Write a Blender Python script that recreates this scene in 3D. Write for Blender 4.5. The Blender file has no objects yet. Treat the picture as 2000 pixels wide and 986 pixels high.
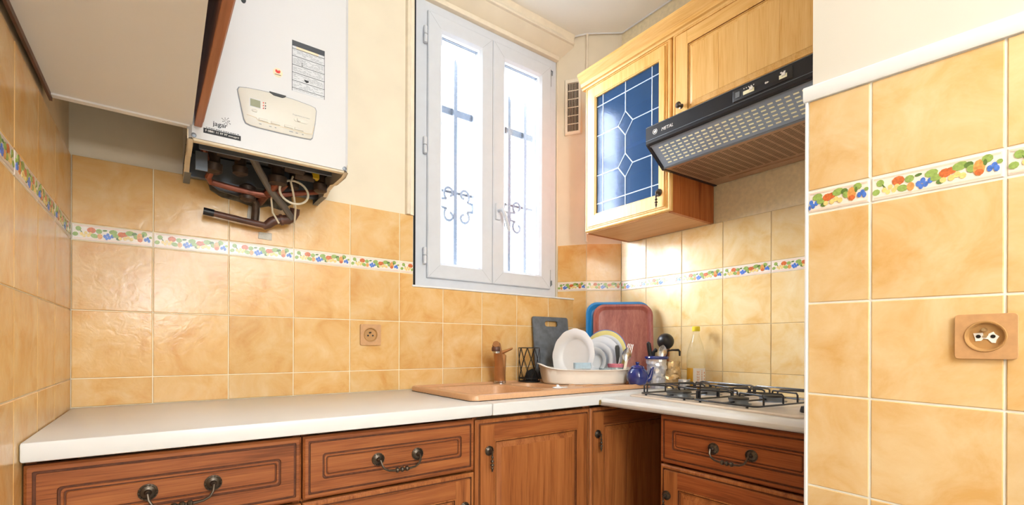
import bpy, bmesh, math, random
from mathutils import Vector, Matrix, noise
from mathutils.geometry import tessellate_polygon

random.seed(7)
SC = bpy.context.scene
COL = SC.collection
PI = math.pi

# ------------------------------------------------------------------ camera
TH = 0.6346                                   # yaw to the right of the +Y axis
cam_d = bpy.data.cameras.new('camera')
cam_d.sensor_width = 36.0
cam_d.lens = 36.0 * 921.208 / 2000.0
cam_d.shift_x = 0.00032
cam_d.shift_y = 0.09147
cam_d.clip_start = 0.02
cam = bpy.data.objects.new('camera', cam_d)
COL.objects.link(cam)
EYE = 1.0805
cam.matrix_world = (Matrix.Translation((0, 0, EYE)) @ Matrix.Rotation(-TH, 4, 'Z')
                    @ Matrix.Rotation(PI / 2, 4, 'X') @ Matrix.Rotation(0.0035, 4, 'Z'))
SC.camera = cam

# ------------------------------------------------------------------ sky, lights, exposure
SC.view_settings.view_transform = 'Standard'
SC.view_settings.look = 'None'
SC.view_settings.gamma = 1.0
SC.view_settings.use_curve_mapping = False
SC.view_settings.exposure = -0.2

world = bpy.data.worlds.new('overcast_sky')
SC.world = world
world.use_nodes = True
bg = world.node_tree.nodes['Background']
bg.inputs['Color'].default_value = (0.80, 0.90, 1.0, 1)
bg.inputs['Strength'].default_value = 10.0


def area(name, loc, rot, sx, sy, power, color, portal=False):
    l = bpy.data.lights.new(name, 'AREA')
    l.shape = 'RECTANGLE'
    l.size, l.size_y = sx, sy
    l.energy = power
    l.color = color
    if portal:
        l.cycles.is_portal = True
    o = bpy.data.objects.new(name, l)
    o.location = loc
    o.rotation_euler = rot
    COL.objects.link(o)
    return o


area('window_portal', (1.275, 1.99, 1.97), (-PI / 2, 0, 0), 0.84, 1.30, 1, (1, 1, 1), portal=True)
fill_d = bpy.data.lights.new('unseen_fill', 'POINT')  # unseen fill light, added behind the camera to brighten the room
fill_d.energy = 66
fill_d.shadow_soft_size = 0.16
fill_d.color = (0.80, 0.90, 1.0)
fill = bpy.data.objects.new('unseen_fill', fill_d)
fill.location = (0.08, -1.25, 2.36)
COL.objects.link(fill)
area('rear_window', (-0.055, -1.58, 1.47), (PI / 2, 0, 0), 0.22, 0.24, 15, (0.88, 0.94, 1.0))
area('rear_bounce_fill', (0.55, -1.60, 1.95), (math.radians(118), 0, 0), 1.1, 0.5, 34, (0.82, 0.91, 1.0))  # added fill panel, tilted up to bounce light off the ceiling

sun_d = bpy.data.lights.new('hazy_sun', 'SUN')
sun_d.energy = 44.0
sun_d.angle = math.radians(45)
sun_d.color = (0.95, 0.97, 1.0)
sun = bpy.data.objects.new('hazy_sun', sun_d)
sun.rotation_euler = Vector((0.60, -0.74, -0.30)).to_track_quat('-Z', 'Y').to_euler()
sun.location = (-1, 4, 4)
COL.objects.link(sun)

# ------------------------------------------------------------------ materials


def lin(h):
    h = h.lstrip('#')
    out = []
    for i in (0, 2, 4):
        c = int(h[i:i + 2], 16) / 255
        out.append(c / 12.92 if c <= 0.04045 else ((c + 0.055) / 1.055) ** 2.4)
    return (*out, 1.0)


MATS = {}


def base(name, rough=0.5, metal=0.0, spec=0.5):
    m = bpy.data.materials.new(name)
    m.use_nodes = True
    p = m.node_tree.nodes['Principled BSDF']
    p.inputs['Roughness'].default_value = rough
    p.inputs['Metallic'].default_value = metal
    p.inputs['Specular IOR Level'].default_value = spec
    MATS[name] = m
    return m, m.node_tree, p


def plain(name, hexc, rough=0.5, metal=0.0, var=0.06, scale=25.0, bump=0.0, spec=0.5, coat=0.0):
    """colour with a slight mottled variation and optional fine relief"""
    m, t, p = base(name, rough, metal, spec)
    tc = t.nodes.new('ShaderNodeTexCoord')
    nz = t.nodes.new('ShaderNodeTexNoise')
    nz.inputs['Scale'].default_value = scale
    nz.inputs['Detail'].default_value = 4
    t.links.new(tc.outputs['Object'], nz.inputs['Vector'])
    r = t.nodes.new('ShaderNodeValToRGB')
    c = lin(hexc)
    r.color_ramp.elements[0].position = 0.3
    r.color_ramp.elements[1].position = 0.7
    r.color_ramp.elements[0].color = tuple(max(0, v * (1 - var)) for v in c[:3]) + (1,)
    r.color_ramp.elements[1].color = tuple(min(1, v * (1 + var)) for v in c[:3]) + (1,)
    t.links.new(nz.outputs['Fac'], r.inputs['Fac'])
    t.links.new(r.outputs['Color'], p.inputs['Base Color'])
    if bump:
        b = t.nodes.new('ShaderNodeBump')
        b.inputs['Strength'].default_value = bump
        b.inputs['Distance'].default_value = 0.002
        t.links.new(nz.outputs['Fac'], b.inputs['Height'])
        t.links.new(b.outputs['Normal'], p.inputs['Normal'])
    if coat:
        p.inputs['Coat Weight'].default_value = coat
        p.inputs['Coat Roughness'].default_value = 0.1
    return m


def wood(name, dark, mid, light, axis, rough=0.42, scale=1.0, bump=0.12, spec=0.4):
    m, t, p = base(name, rough, 0, spec)
    tc = t.nodes.new('ShaderNodeTexCoord')
    oi = t.nodes.new('ShaderNodeObjectInfo')
    add = t.nodes.new('ShaderNodeVectorMath')
    add.operation = 'ADD'
    cmb = t.nodes.new('ShaderNodeCombineXYZ')
    mul = t.nodes.new('ShaderNodeMath')
    mul.operation = 'MULTIPLY'
    mul.inputs[1].default_value = 7.0
    t.links.new(oi.outputs['Random'], mul.inputs[0])
    for i in range(3):
        t.links.new(mul.outputs[0], cmb.inputs[i])
    t.links.new(tc.outputs['Object'], add.inputs[0])
    t.links.new(cmb.outputs[0], add.inputs[1])
    mp = t.nodes.new('ShaderNodeMapping')
    s = [14.0 * scale] * 3
    s['XYZ'.index(axis)] = 0.9 * scale
    mp.inputs['Scale'].default_value = s
    t.links.new(add.outputs[0], mp.inputs['Vector'])
    n1 = t.nodes.new('ShaderNodeTexNoise')
    n1.inputs['Scale'].default_value = 2.2
    n1.inputs['Detail'].default_value = 6
    n1.inputs['Distortion'].default_value = 0.9
    t.links.new(mp.outputs[0], n1.inputs['Vector'])
    mp2 = t.nodes.new('ShaderNodeMapping')
    s2 = [170.0 * scale] * 3
    s2['XYZ'.index(axis)] = 5.0 * scale
    mp2.inputs['Scale'].default_value = s2
    t.links.new(add.outputs[0], mp2.inputs['Vector'])
    n2 = t.nodes.new('ShaderNodeTexNoise')
    n2.inputs['Scale'].default_value = 2.0
    n2.inputs['Detail'].default_value = 3
    t.links.new(mp2.outputs[0], n2.inputs['Vector'])
    mx = t.nodes.new('ShaderNodeMath')
    mx.operation = 'MULTIPLY_ADD'
    mx.inputs[1].default_value = 0.42
    t.links.new(n2.outputs['Fac'], mx.inputs[0])
    ms = t.nodes.new('ShaderNodeMath')
    ms.operation = 'MULTIPLY'
    ms.inputs[1].default_value = 0.62
    t.links.new(n1.outputs['Fac'], ms.inputs[0])
    t.links.new(ms.outputs[0], mx.inputs[2])
    r = t.nodes.new('ShaderNodeValToRGB')
    e = r.color_ramp.elements
    e[0].position, e[0].color = 0.36, lin(dark)
    e[1].position, e[1].color = 0.66, lin(light)
    k = e.new(0.5)
    k.color = lin(mid)
    t.links.new(mx.outputs[0], r.inputs['Fac'])
    t.links.new(r.outputs['Color'], p.inputs['Base Color'])
    b = t.nodes.new('ShaderNodeBump')
    b.inputs['Strength'].default_value = bump
    b.inputs['Distance'].default_value = 0.001
    t.links.new(n2.outputs['Fac'], b.inputs['Height'])
    t.links.new(b.outputs['Normal'], p.inputs['Normal'])
    return m


def tile_mat(name, c_lo, c_mid, c_hi, rough=0.22):
    """glazed ochre tile: cloudy mottling that differs tile by tile, wavy glaze"""
    m, t, p = base(name, rough, 0, 0.5)
    tc = t.nodes.new('ShaderNodeTexCoord')
    oi = t.nodes.new('ShaderNodeObjectInfo')
    mul = t.nodes.new('ShaderNodeMath')
    mul.operation = 'MULTIPLY'
    mul.inputs[1].default_value = 31.0
    t.links.new(oi.outputs['Random'], mul.inputs[0])
    cmb = t.nodes.new('ShaderNodeCombineXYZ')
    for i in range(3):
        t.links.new(mul.outputs[0], cmb.inputs[i])
    add = t.nodes.new('ShaderNodeVectorMath')
    t.links.new(tc.outputs['Object'], add.inputs[0])
    t.links.new(cmb.outputs[0], add.inputs[1])
    n1 = t.nodes.new('ShaderNodeTexNoise')
    n1.inputs['Scale'].default_value = 9.0
    n1.inputs['Detail'].default_value = 7
    n1.inputs['Roughness'].default_value = 0.62
    n1.inputs['Distortion'].default_value = 0.6
    t.links.new(add.outputs[0], n1.inputs['Vector'])
    r = t.nodes.new('ShaderNodeValToRGB')
    e = r.color_ramp.elements
    e[0].position, e[0].color = 0.30, lin(c_lo)
    e[1].position, e[1].color = 0.72, lin(c_hi)
    k = e.new(0.48)
    k.color = lin(c_mid)
    t.links.new(n1.outputs['Fac'], r.inputs['Fac'])
    hs = t.nodes.new('ShaderNodeHueSaturation')
    mr = t.nodes.new('ShaderNodeMapRange')
    mr.inputs['To Min'].default_value = 0.94
    mr.inputs['To Max'].default_value = 1.05
    t.links.new(oi.outputs['Random'], mr.inputs['Value'])
    t.links.new(mr.outputs[0], hs.inputs['Value'])
    t.links.new(r.outputs['Color'], hs.inputs['Color'])
    t.links.new(hs.outputs['Color'], p.inputs['Base Color'])
    n2 = t.nodes.new('ShaderNodeTexNoise')
    n2.inputs['Scale'].default_value = 38.0
    n2.inputs['Detail'].default_value = 3
    n2.inputs['Distortion'].default_value = 0.8
    t.links.new(add.outputs[0], n2.inputs['Vector'])
    b = t.nodes.new('ShaderNodeBump')
    b.inputs['Strength'].default_value = 0.35
    b.inputs['Distance'].default_value = 0.0016
    t.links.new(n2.outputs['Fac'], b.inputs['Height'])
    t.links.new(b.outputs['Normal'], p.inputs['Normal'])
    return m


def glass(name, tint, refl_ior=1.5, rough=0.02, trans=1.0, body=None):
    """thin pane: light passes through tinted, the surface mirrors by Fresnel"""
    m = bpy.data.materials.new(name)
    m.use_nodes = True
    t = m.node_tree
    t.nodes.clear()
    out = t.nodes.new('ShaderNodeOutputMaterial')
    tr = t.nodes.new('ShaderNodeBsdfTransparent')
    tr.inputs['Color'].default_value = lin(tint)
    gl = t.nodes.new('ShaderNodeBsdfGlossy')
    gl.inputs['Roughness'].default_value = rough
    lw = t.nodes.new('ShaderNodeLayerWeight')
    lw.inputs['Blend'].default_value = 0.5
    pw = t.nodes.new('ShaderNodeMath')
    pw.operation = 'POWER'
    pw.inputs[1].default_value = 4.0
    t.links.new(lw.outputs['Facing'], pw.inputs[0])
    fr = t.nodes.new('ShaderNodeMath')
    fr.operation = 'MULTIPLY_ADD'
    fr.inputs[1].default_value = 0.8 if refl_ior > 1.2 else 0.4
    fr.inputs[2].default_value = ((refl_ior - 1) / (refl_ior + 1)) ** 2 * 1.6
    t.links.new(pw.outputs[0], fr.inputs[0])
    first = tr.outputs[0]
    if body:
        df = t.nodes.new('ShaderNodeBsdfDiffuse')
        df.inputs['Color'].default_value = lin(body)
        mx0 = t.nodes.new('ShaderNodeMixShader')
        mx0.inputs['Fac'].default_value = 1 - trans
        t.links.new(tr.outputs[0], mx0.inputs[1])
        t.links.new(df.outputs[0], mx0.inputs[2])
        first = mx0.outputs[0]
    mx = t.nodes.new('ShaderNodeMixShader')
    t.links.new(fr.outputs[0], mx.inputs['Fac'])
    t.links.new(first, mx.inputs[1])
    t.links.new(gl.outputs[0], mx.inputs[2])
    t.links.new(mx.outputs[0], out.inputs['Surface'])
    MATS[name] = m
    return m


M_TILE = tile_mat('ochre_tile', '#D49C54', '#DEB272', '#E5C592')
M_TILE_LIT = tile_mat('ochre_tile_window_lit', '#DDB26E', '#E5C891', '#EBD8AE')  # same tile made paler: window light put into the colour
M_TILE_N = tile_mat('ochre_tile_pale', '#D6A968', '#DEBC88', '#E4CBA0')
M_GROUT = plain('cream_grout', '#EFE3C6', 0.8, bump=0.3)
M_GROUT_G = plain('sand_grout', '#D3C3A0', 0.8, bump=0.3)
M_GROUT_W = plain('white_grout', '#F0EEE6', 0.7, bump=0.3)
M_BORDER = plain('border_glaze', '#F0E6DC', 0.2, var=0.02)
M_PINK = plain('border_pink', '#EBD2C0', 0.25, var=0.03)
M_PLASTER = plain('cream_plaster', '#E4D8C2', 0.7, var=0.05, scale=6, bump=0.15)
M_PLASTER_D = plain('stained_plaster', '#D9C3A2', 0.75, var=0.14, scale=7, bump=0.3)
M_PLASTER_N = plain('pale_plaster', '#D2CDC3', 0.7, var=0.02, scale=5)
M_SPECKLE = plain('spotted_plaster', '#EBDCB8', 0.7, var=0.08, scale=60, bump=0.3)
M_CEIL = plain('ceiling_paint', '#F4F0E6', 0.4, var=0.02, scale=3)
M_TRIMW = plain('white_trim', '#E6E8EB', 0.5, var=0.02)
M_TRIMC = plain('cream_trim', '#E9DCC6', 0.6, var=0.05)
M_PVC = plain('white_pvc', '#D4D8E0', 0.3, var=0.02)
M_SEAL = plain('grey_seal', '#7F858E', 0.6)
M_GAP = plain('dark_gap', '#15171C', 0.9)
M_IRON = plain('pale_iron', '#535961', 0.6, var=0.15, scale=80, bump=0.4)
M_WHITE = plain('white_enamel', '#CBCBCD', 0.35, var=0.015, scale=4)
M_BEIGE = plain('beige_plastic', '#D0CCC2', 0.4, var=0.01)
M_STEELG = plain('grey_steel', '#7C838C', 0.45, metal=0.6, var=0.1)
M_CREAMSTEEL = plain('cream_steel', '#E0D0B4', 0.5, var=0.08)
M_BLACK = plain('black_plastic', '#15161A', 0.4, var=0.1)
M_NAVYBLACK = plain('hood_enamel', '#14161E', 0.35, var=0.1)
M_BRASSD = plain('tarnished_brass', '#544A40', 0.33, metal=0.8, var=0.2, scale=70)
M_COPPER = plain('aged_copper', '#8A5444', 0.4, metal=0.75, var=0.25, scale=40)
M_PIPEBROWN = plain('brown_pipe', '#5A382B', 0.45, var=0.25, scale=30)
M_CABLE = plain('cream_cable', '#D9CDB4', 0.5)
M_HOSE = plain('grey_hose', '#6F665C', 0.4, var=0.15)
M_YELLOW = plain('yellow_plastic', '#D8B21E', 0.4)
M_BLUEP = plain('blue_plastic', '#2F6FB4', 0.4)
M_MORTAR = plain('dirty_mortar', '#6E675A', 0.9, var=0.5, scale=40, bump=1.0)
M_GREYPATCH = plain('grey_filler', '#CFCBC0', 0.8, var=0.1, scale=60, bump=0.6)
M_LAMW = plain('cabinet_underside', '#ECEAE8', 0.45, var=0.015, scale=4)
M_TOP = plain('white_laminate', '#DFDFDF', 0.3, var=0.02, scale=5)
M_SINK = plain('terracotta_resin', '#D3A47C', 0.32, var=0.05, scale=120)
M_TAP = plain('copper_tap', '#BC8454', 0.25, metal=0.45, var=0.08)
M_CHROME = plain('chrome', '#C9CBD0', 0.15, metal=1.0, var=0.03)
M_CHINA = plain('white_china', '#EEF0F4', 0.15, var=0.01, coat=0.4)
M_RACK = plain('cream_plastic', '#F8F4EC', 0.35, var=0.02)
M_COBALT = plain('cobalt_glaze', '#182A78', 0.1, var=0.15, coat=0.8)
M_CHINABLUE = plain('blue_glaze', '#5D76BC', 0.2)
M_CHINAYEL = plain('yellow_glaze', '#E6D98E', 0.2)
M_BLUETRAY = plain('blue_tray', '#1B82C9', 0.35, var=0.05)
M_REDWOOD = wood('mahogany_tray', '#8E4A44', '#A65D54', '#B87266', 'Z', 0.35, 1.2)
M_SLATE = plain('slate_board', '#666D76', 0.55, var=0.25, scale=30, bump=0.2)
M_WIRE = plain('black_wire', '#121316', 0.4)
M_SPONGE = plain('black_sponge', '#101113', 0.9, bump=0.8, scale=120)
M_SPONGEB = plain('blue_sponge', '#B4CFE2', 0.8, bump=0.4, scale=100)
M_FOIL = plain('tin_foil', '#DEE3F0', 0.25, metal=0.6, var=0.12, scale=50)
M_FOILG = plain('amber_wrap', '#E2C79A', 0.25, metal=0.55, var=0.2, scale=50)
M_STEEL = plain('steel', '#CFCFD0', 0.2, metal=1.0, var=0.04)
M_GINGHAM = plain('red_gingham', '#E08092', 0.5, var=0.3, scale=300)
M_LABELW = plain('label_white', '#F3EFEA', 0.5, var=0.01)
M_LABELY = plain('label_yellow', '#E9B33C', 0.5)
M_ORANGE = plain('label_orange', '#DE9148', 0.5)
M_YCAP = plain('yellow_cap', '#EFD93A', 0.4)
M_HOB = plain('hob_enamel', '#E4D5C4', 0.25, var=0.03)
M_CAST = plain('burner_cap', '#2A2622', 0.5, var=0.2)
M_GRATE = plain('grate_enamel', '#1B1E26', 0.3, var=0.1, coat=0.3)
M_FILTER = plain('bronze_filter', '#B08C70', 0.45, metal=0.3, var=0.1)
M_SLOT = plain('pale_slots', '#FBF6D6', 0.5)
M_SOCKET = plain('beech_socket', '#C99B6C', 0.45, var=0.07, scale=80)
M_SOCKIN = plain('socket_well', '#B98D58', 0.4)
M_LEAD = plain('lead_came', '#B9C4D4', 0.35, metal=0.4)
M_VENT = plain('vent_plastic', '#EADFCB', 0.5)
M_INK = plain('black_ink', '#16181C', 0.6)
M_INKG = plain('grey_ink', '#8A8F96', 0.6)
M_STICK = plain('sticker_grey', '#C9CCD0', 0.5, var=0.03)
M_STICKD = plain('sticker_dark', '#333841', 0.5)
M_TAN = plain('sticker_tan', '#E2CDAE', 0.5)
M_RED = plain('red_print', '#D8352E', 0.5)
M_LCD = plain('lcd', '#7E8060', 0.2)
M_LEAF = plain('print_leaf', '#93AD5C', 0.22, var=0.2, scale=200)
M_LEAFD = plain('print_leaf_dark', '#5E7A3C', 0.22, var=0.2, scale=200)
M_FRUIT = plain('print_red_fruit', '#CB6C3C', 0.22, var=0.25, scale=200)
M_PEACH = plain('print_peach', '#DB9B58', 0.22, var=0.25, scale=200)
M_GRAPEY = plain('print_yellow_grape', '#EACE83', 0.22, var=0.15, scale=250)
M_GRAPEB = plain('print_blue_grape', '#4C78CF', 0.22, var=0.25, scale=250)
M_FLOOR = plain('floor_tile', '#D6D2CA', 0.5, var=0.1)
M_REDBOWL = plain('red_glaze', '#B23A48', 0.3)
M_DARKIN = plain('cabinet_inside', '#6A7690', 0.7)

OAKX = wood('oak_horizontal', '#6C3718', '#8E4F28', '#A26234', 'X')
OAKY = wood('oak_side_grain', '#6E3516', '#8E4A24', '#A05A30', 'Y')
OAKZ = wood('oak_vertical', '#7A421F', '#995A2E', '#AD6C3B', 'Z')
HONY = wood('honey_oak_rail', '#D09848', '#DEAC62', '#E5B974', 'Y', scale=1.3)
HONZ = wood('honey_oak_upright', '#D09848', '#DEAC62', '#E5B974', 'Z', scale=1.3)
SIDEZ = wood('red_oak_side', '#8A451D', '#B0602E', '#BE7440', 'Z', scale=1.3)
WARMY = wood('brown_edge_board', '#9C6040', '#AE7050', '#BA7E5C', 'Y', scale=0.7, bump=0.05)
UNDERY = wood('pale_oak_underside', '#C58E5E', '#D09C6C', '#D8A87A', 'Y', scale=0.8, bump=0.05)

G_WIN = glass('window_glass', '#FAFCFF', 1.45)
G_LEAD = glass('blue_leaded_glass', '#8AA6CC', 1.2, 0.15, trans=0.74, body='#527AA8')
G_VISOR = glass('smoked_visor', '#C3CEDC', 1.7, 0.16, trans=0.35, body='#A3B4CC')
G_CLEAR = glass('clear_plastic', '#FCFCFA', 1.3, 0.05)

# ------------------------------------------------------------------ mesh tools


class MB:
    def __init__(s):
        s.v, s.f, s.mi = [], [], []

    def add(s, vs, fs, m=0):
        o = len(s.v)
        s.v += [tuple(p) for p in vs]
        s.f += [tuple(i + o for i in f) for f in fs]
        s.mi += [m] * len(fs)
        return s

    def box(s, x0, x1, y0, y1, z0, z1, m=0, T=None):
        vs = [(x, y, z) for x in (x0, x1) for y in (y0, y1) for z in (z0, z1)]
        if T:
            vs = [T(*p) for p in vs]
        return s.add(vs, [(0, 1, 3, 2), (4, 6, 7, 5), (0, 4, 5, 1), (2, 3, 7, 6), (0, 2, 6, 4), (1, 5, 7, 3)], m)

    def loft(s, rings, m=0, cap0=True, cap1=True, T=None, closed=True, ms=None):
        n = len(rings[0])
        vs = [p for r in rings for p in r]
        if T:
            vs = [T(*p) for p in vs]
        o = len(s.v)
        s.v += [tuple(p) for p in vs]
        for k in range(len(rings) - 1):
            mm = ms[k] if ms else m
            for i in range(n if closed else n - 1):
                j = (i + 1) % n
                s.f.append((o + k * n + i, o + k * n + j, o + (k + 1) * n + j, o + (k + 1) * n + i))
                s.mi.append(mm)
        if cap0:
            s.f.append(tuple(o + i for i in range(n)))
            s.mi.append(ms[0] if ms else m)
        if cap1:
            b = o + (len(rings) - 1) * n
            s.f.append(tuple(b + i for i in range(n)))
            s.mi.append(ms[-1] if ms else m)
        return s

    def lathe(s, prof, n=24, m=0, T=None, cap0=True, cap1=True, ms=None):
        rings = [[(r * math.cos(2 * PI * i / n), r * math.sin(2 * PI * i / n), z) for i in range(n)] for r, z in prof]
        return s.loft(rings, m, cap0, cap1, T, ms=ms)

    def tube(s, pts, r, n=8, m=0, closed=False, T=None):
        P = [Vector(T(*p)) if T else Vector(p) for p in pts]
        N = len(P)
        R = r if isinstance(r, (list, tuple)) else [r] * N
        tang = []
        for i in range(N):
            a = P[(i - 1) % N] if (closed or i > 0) else P[i]
            b = P[(i + 1) % N] if (closed or i < N - 1) else P[i]
            d = b - a
            tang.append(d.normalized() if d.length > 1e-9 else Vector((0, 0, 1)))
        ref = Vector((0, 0, 1)) if abs(tang[0].z) < 0.9 else Vector((1, 0, 0))
        u = (ref - tang[0] * ref.dot(tang[0])).normalized()
        rings = []
        for i in range(N):
            u = u - tang[i] * u.dot(tang[i])
            if u.length < 1e-6:
                u = tang[i].orthogonal()
            u.normalize()
            w = tang[i].cross(u)
            rings.append([P[i] + (u * math.cos(2 * PI * k / n) + w * math.sin(2 * PI * k / n)) * R[i] for k in range(n)])
        if closed:
            rings.append(rings[0])
        return s.loft(rings, m, not closed, not closed)

    def prism(s, poly, d0, d1, m=0, T=None, holes=()):
        loops = [list(poly)] + [list(h) for h in holes]
        flat = [p for l in loops for p in l]
        tris = tessellate_polygon([[Vector((p[0], p[1], 0)) for p in l] for l in loops]) if (holes or len(poly) > 4) else None
        N = len(flat)
        vs = [(p[0], p[1], d0) for p in flat] + [(p[0], p[1], d1) for p in flat]
        fs = []
        if tris:
            for t3 in tris:
                fs.append(tuple(t3))
                fs.append(tuple(i + N for i in reversed(t3)))
        else:
            fs.append(tuple(range(len(poly))))
            fs.append(tuple(N + i for i in reversed(range(len(poly)))))
        o = 0
        for l in loops:
            n = len(l)
            for i in range(n):
                j = (i + 1) % n
                fs.append((o + i, o + j, N + o + j, N + o + i))
            o += n
        if T:
            vs = [T(*p) for p in vs]
        return s.add(vs, fs, m)

    def ellipse(s, cx, cy, rx, ry, rot, d0, d1, n=10, m=0, T=None):
        c, q = math.cos(rot), math.sin(rot)
        pts = []
        for i in range(n):
            a = 2 * PI * i / n
            x, y = rx * math.cos(a), ry * math.sin(a)
            pts.append((cx + x * c - y * q, cy + x * q + y * c))
        vs = [(p[0], p[1], d0) for p in pts] + [(p[0], p[1], d1) for p in pts]
        fs = [tuple(range(n, 2 * n))] + [(i, (i + 1) % n, n + (i + 1) % n, n + i) for i in range(n)]
        if T:
            vs = [T(*p) for p in vs]
        return s.add(vs, fs, m)


ROOT = {}


def finish(me, bevel=0.0, sharp=35, seg=1):
    bm = bmesh.new()
    bm.from_mesh(me)
    bmesh.ops.remove_doubles(bm, verts=bm.verts, dist=1e-6)
    bmesh.ops.recalc_face_normals(bm, faces=bm.faces)
    if bevel:
        es = [e for e in bm.edges if len(e.link_faces) == 2 and e.calc_face_angle(0) > math.radians(40)]
        bmesh.ops.bevel(bm, geom=es, offset=bevel, segments=seg, affect='EDGES', profile=0.5, clamp_overlap=True)
    bm.to_mesh(me)
    bm.free()
    me.polygons.foreach_set('use_smooth', [True] * len(me.polygons))
    me.set_sharp_from_angle(angle=math.radians(sharp))


def obj(name, mb, mats, parent=None, bevel=0.0, local=False, seg=1, sharp=35, loc=None):
    """one mesh object; world coordinates unless local, parented to its thing"""
    mats = mats if isinstance(mats, (list, tuple)) else [mats]
    vs = mb.v
    mw = ROOT.get(parent.name) if parent else None
    if mw is not None and not local:
        inv = mw.inverted()
        vs = [tuple(inv @ Vector(p)) for p in vs]
    me = bpy.data.meshes.new(name)
    me.from_pydata(vs, [], mb.f)
    for m in mats:
        me.materials.append(m)
    me.polygons.foreach_set('material_index', mb.mi)
    finish(me, bevel, sharp, seg)
    o = bpy.data.objects.new(name, me)
    COL.objects.link(o)
    if parent:
        o.parent = parent
        ROOT[o.name] = mw if mw is not None else Matrix.Identity(4)
    else:
        ROOT[o.name] = Matrix.Identity(4)
    if loc:
        o.location = loc
    return o


def tag(o, label=None, cat=None, group=None, kind=None):
    if label:
        o['label'] = label
    if cat:
        o['category'] = cat
    if group:
        o['group'] = group
    if kind:
        o['kind'] = kind
    return o


def thing(name, label, cat, loc=(0, 0, 0), rz=0.0, group=None):
    o = bpy.data.objects.new(name, None)
    o.empty_display_size = 0.05
    COL.objects.link(o)
    o.location = loc
    o.rotation_euler = (0, 0, rz)
    ROOT[o.name] = Matrix.Translation(loc) @ Matrix.Rotation(rz, 4, 'Z')
    return tag(o, label, cat, group)


def struct(name, mb, mats, **k):
    return tag(obj(name, mb, mats, **k), kind='structure')


def frame(o, a, n):
    """map (along, up, out) on a vertical face to the world"""
    o, a, n = Vector(o), Vector(a).normalized(), Vector(n).normalized()

    def T(x, z, d):
        p = o + a * x + n * d
        return (p.x, p.y, p.z + z)
    return T


def rrect(x0, x1, y0, y1, r, d, k=4):
    """rounded rectangle ring at depth d"""
    r = max(min(r, (x1 - x0) / 2 - 1e-5, (y1 - y0) / 2 - 1e-5), 1e-5)
    pts = []
    for cx, cy, a0 in ((x1 - r, y1 - r, 0), (x0 + r, y1 - r, PI / 2), (x0 + r, y0 + r, PI), (x1 - r, y0 + r, 1.5 * PI)):
        for i in range(k + 1):
            a = a0 + PI / 2 * i / k
            pts.append((cx + r * math.cos(a), cy + r * math.sin(a), d))
    return pts


def panel(mb, x0, x1, y0, y1, steps, T, m=0, k=4, ms=None):
    rings = [rrect(x0 + i, x1 - i, y0 + i, y1 - i, r, d, k) for i, d, r in steps]
    mb.loft(rings, m, True, True, T, ms=ms)


def arc(cx, cy, r, a0, a1, n):
    return [(cx + r * math.cos(math.radians(a0 + (a1 - a0) * i / n)), cy + r * math.sin(math.radians(a0 + (a1 - a0) * i / n))) for i in range(n + 1)]


def text_into(mb, body, size, T, m=0, d=0.0004, align='LEFT', shear=0.0, sx=1.0):
    """flat lettering as mesh, mapped through T(x, y, depth)"""
    cu = bpy.data.curves.new('lettering', 'FONT')
    cu.body = body
    cu.size = size
    cu.align_x = align
    cu.shear = shear
    cu.resolution_u = 2
    o = bpy.data.objects.new('lettering', cu)
    COL.objects.link(o)
    bpy.context.view_layer.update()
    dg = bpy.context.evaluated_depsgraph_get()
    me = bpy.data.meshes.new_from_object(o.evaluated_get(dg))
    mb.add([T(v.co.x * sx, v.co.y, d) for v in me.vertices], [tuple(p.vertices) for p in me.polygons], m)
    bpy.data.meshes.remove(me)
    bpy.data.objects.remove(o)
    bpy.data.curves.remove(cu)


# ------------------------------------------------------------------ room dimensions
YB, XL, XH, XN = 1.8206, -0.2147, 1.925, 1.2073       # back, left, hob-side and near tile faces
P1 = (1.785, 1.7654)                                   # chamfer corner of the back right
P0 = (XH, 1.6487)
PW = (1.695, 1.895)                                    # window end of the reveal
CEIL = 2.722
YW = 1.895                                             # window plane
TT = 0.006                                             # tile thickness
REAR = -1.7

# ------------------------------------------------------------------ shell
b = MB().box(-0.5, 2.3, REAR - 0.2, 2.3, -0.1, 0.0)
struct('floor', b, M_FLOOR)
b = MB().box(-0.5, 2.3, REAR - 0.2, 2.1, CEIL, CEIL + 0.1)
struct('ceiling', b, M_CEIL)

# left wall
b = MB().box(XL - 0.2, XL - TT, REAR, YB + 0.2, 0, CEIL)
w_left = struct('wall_left', b, M_PLASTER_D)
# back wall, with the window recess cut into it
b = MB()
g = YB + TT
yo = 2.02
b.box(XL - TT, 0.8315, g, yo, 0, CEIL)
b.box(0.8315, 1.7466, g, yo, 0, 1.329)
lint = [(0, 2.672), (0.008, 2.664), (YW - g, 2.617), (yo - g, 2.617), (yo - g, CEIL), (0, CEIL)]
b.loft([[(x, g + p[0], p[1]) for p in lint] for x in (0.8315, 1.83)])
w_back = struct('wall_back', b, [M_PLASTER])
# splayed side of the window recess and the short corner wall
def thick(mb, A, B, t, z0, z1):
    a, c = Vector((*A, 0)), Vector((*B, 0))
    n = Vector((-(c - a).y, (c - a).x, 0)).normalized() * t
    q = [a, c, c + n, a + n]
    mb.loft([[(p.x, p.y, z) for p in q] for z in (z0, z1)])


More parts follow.
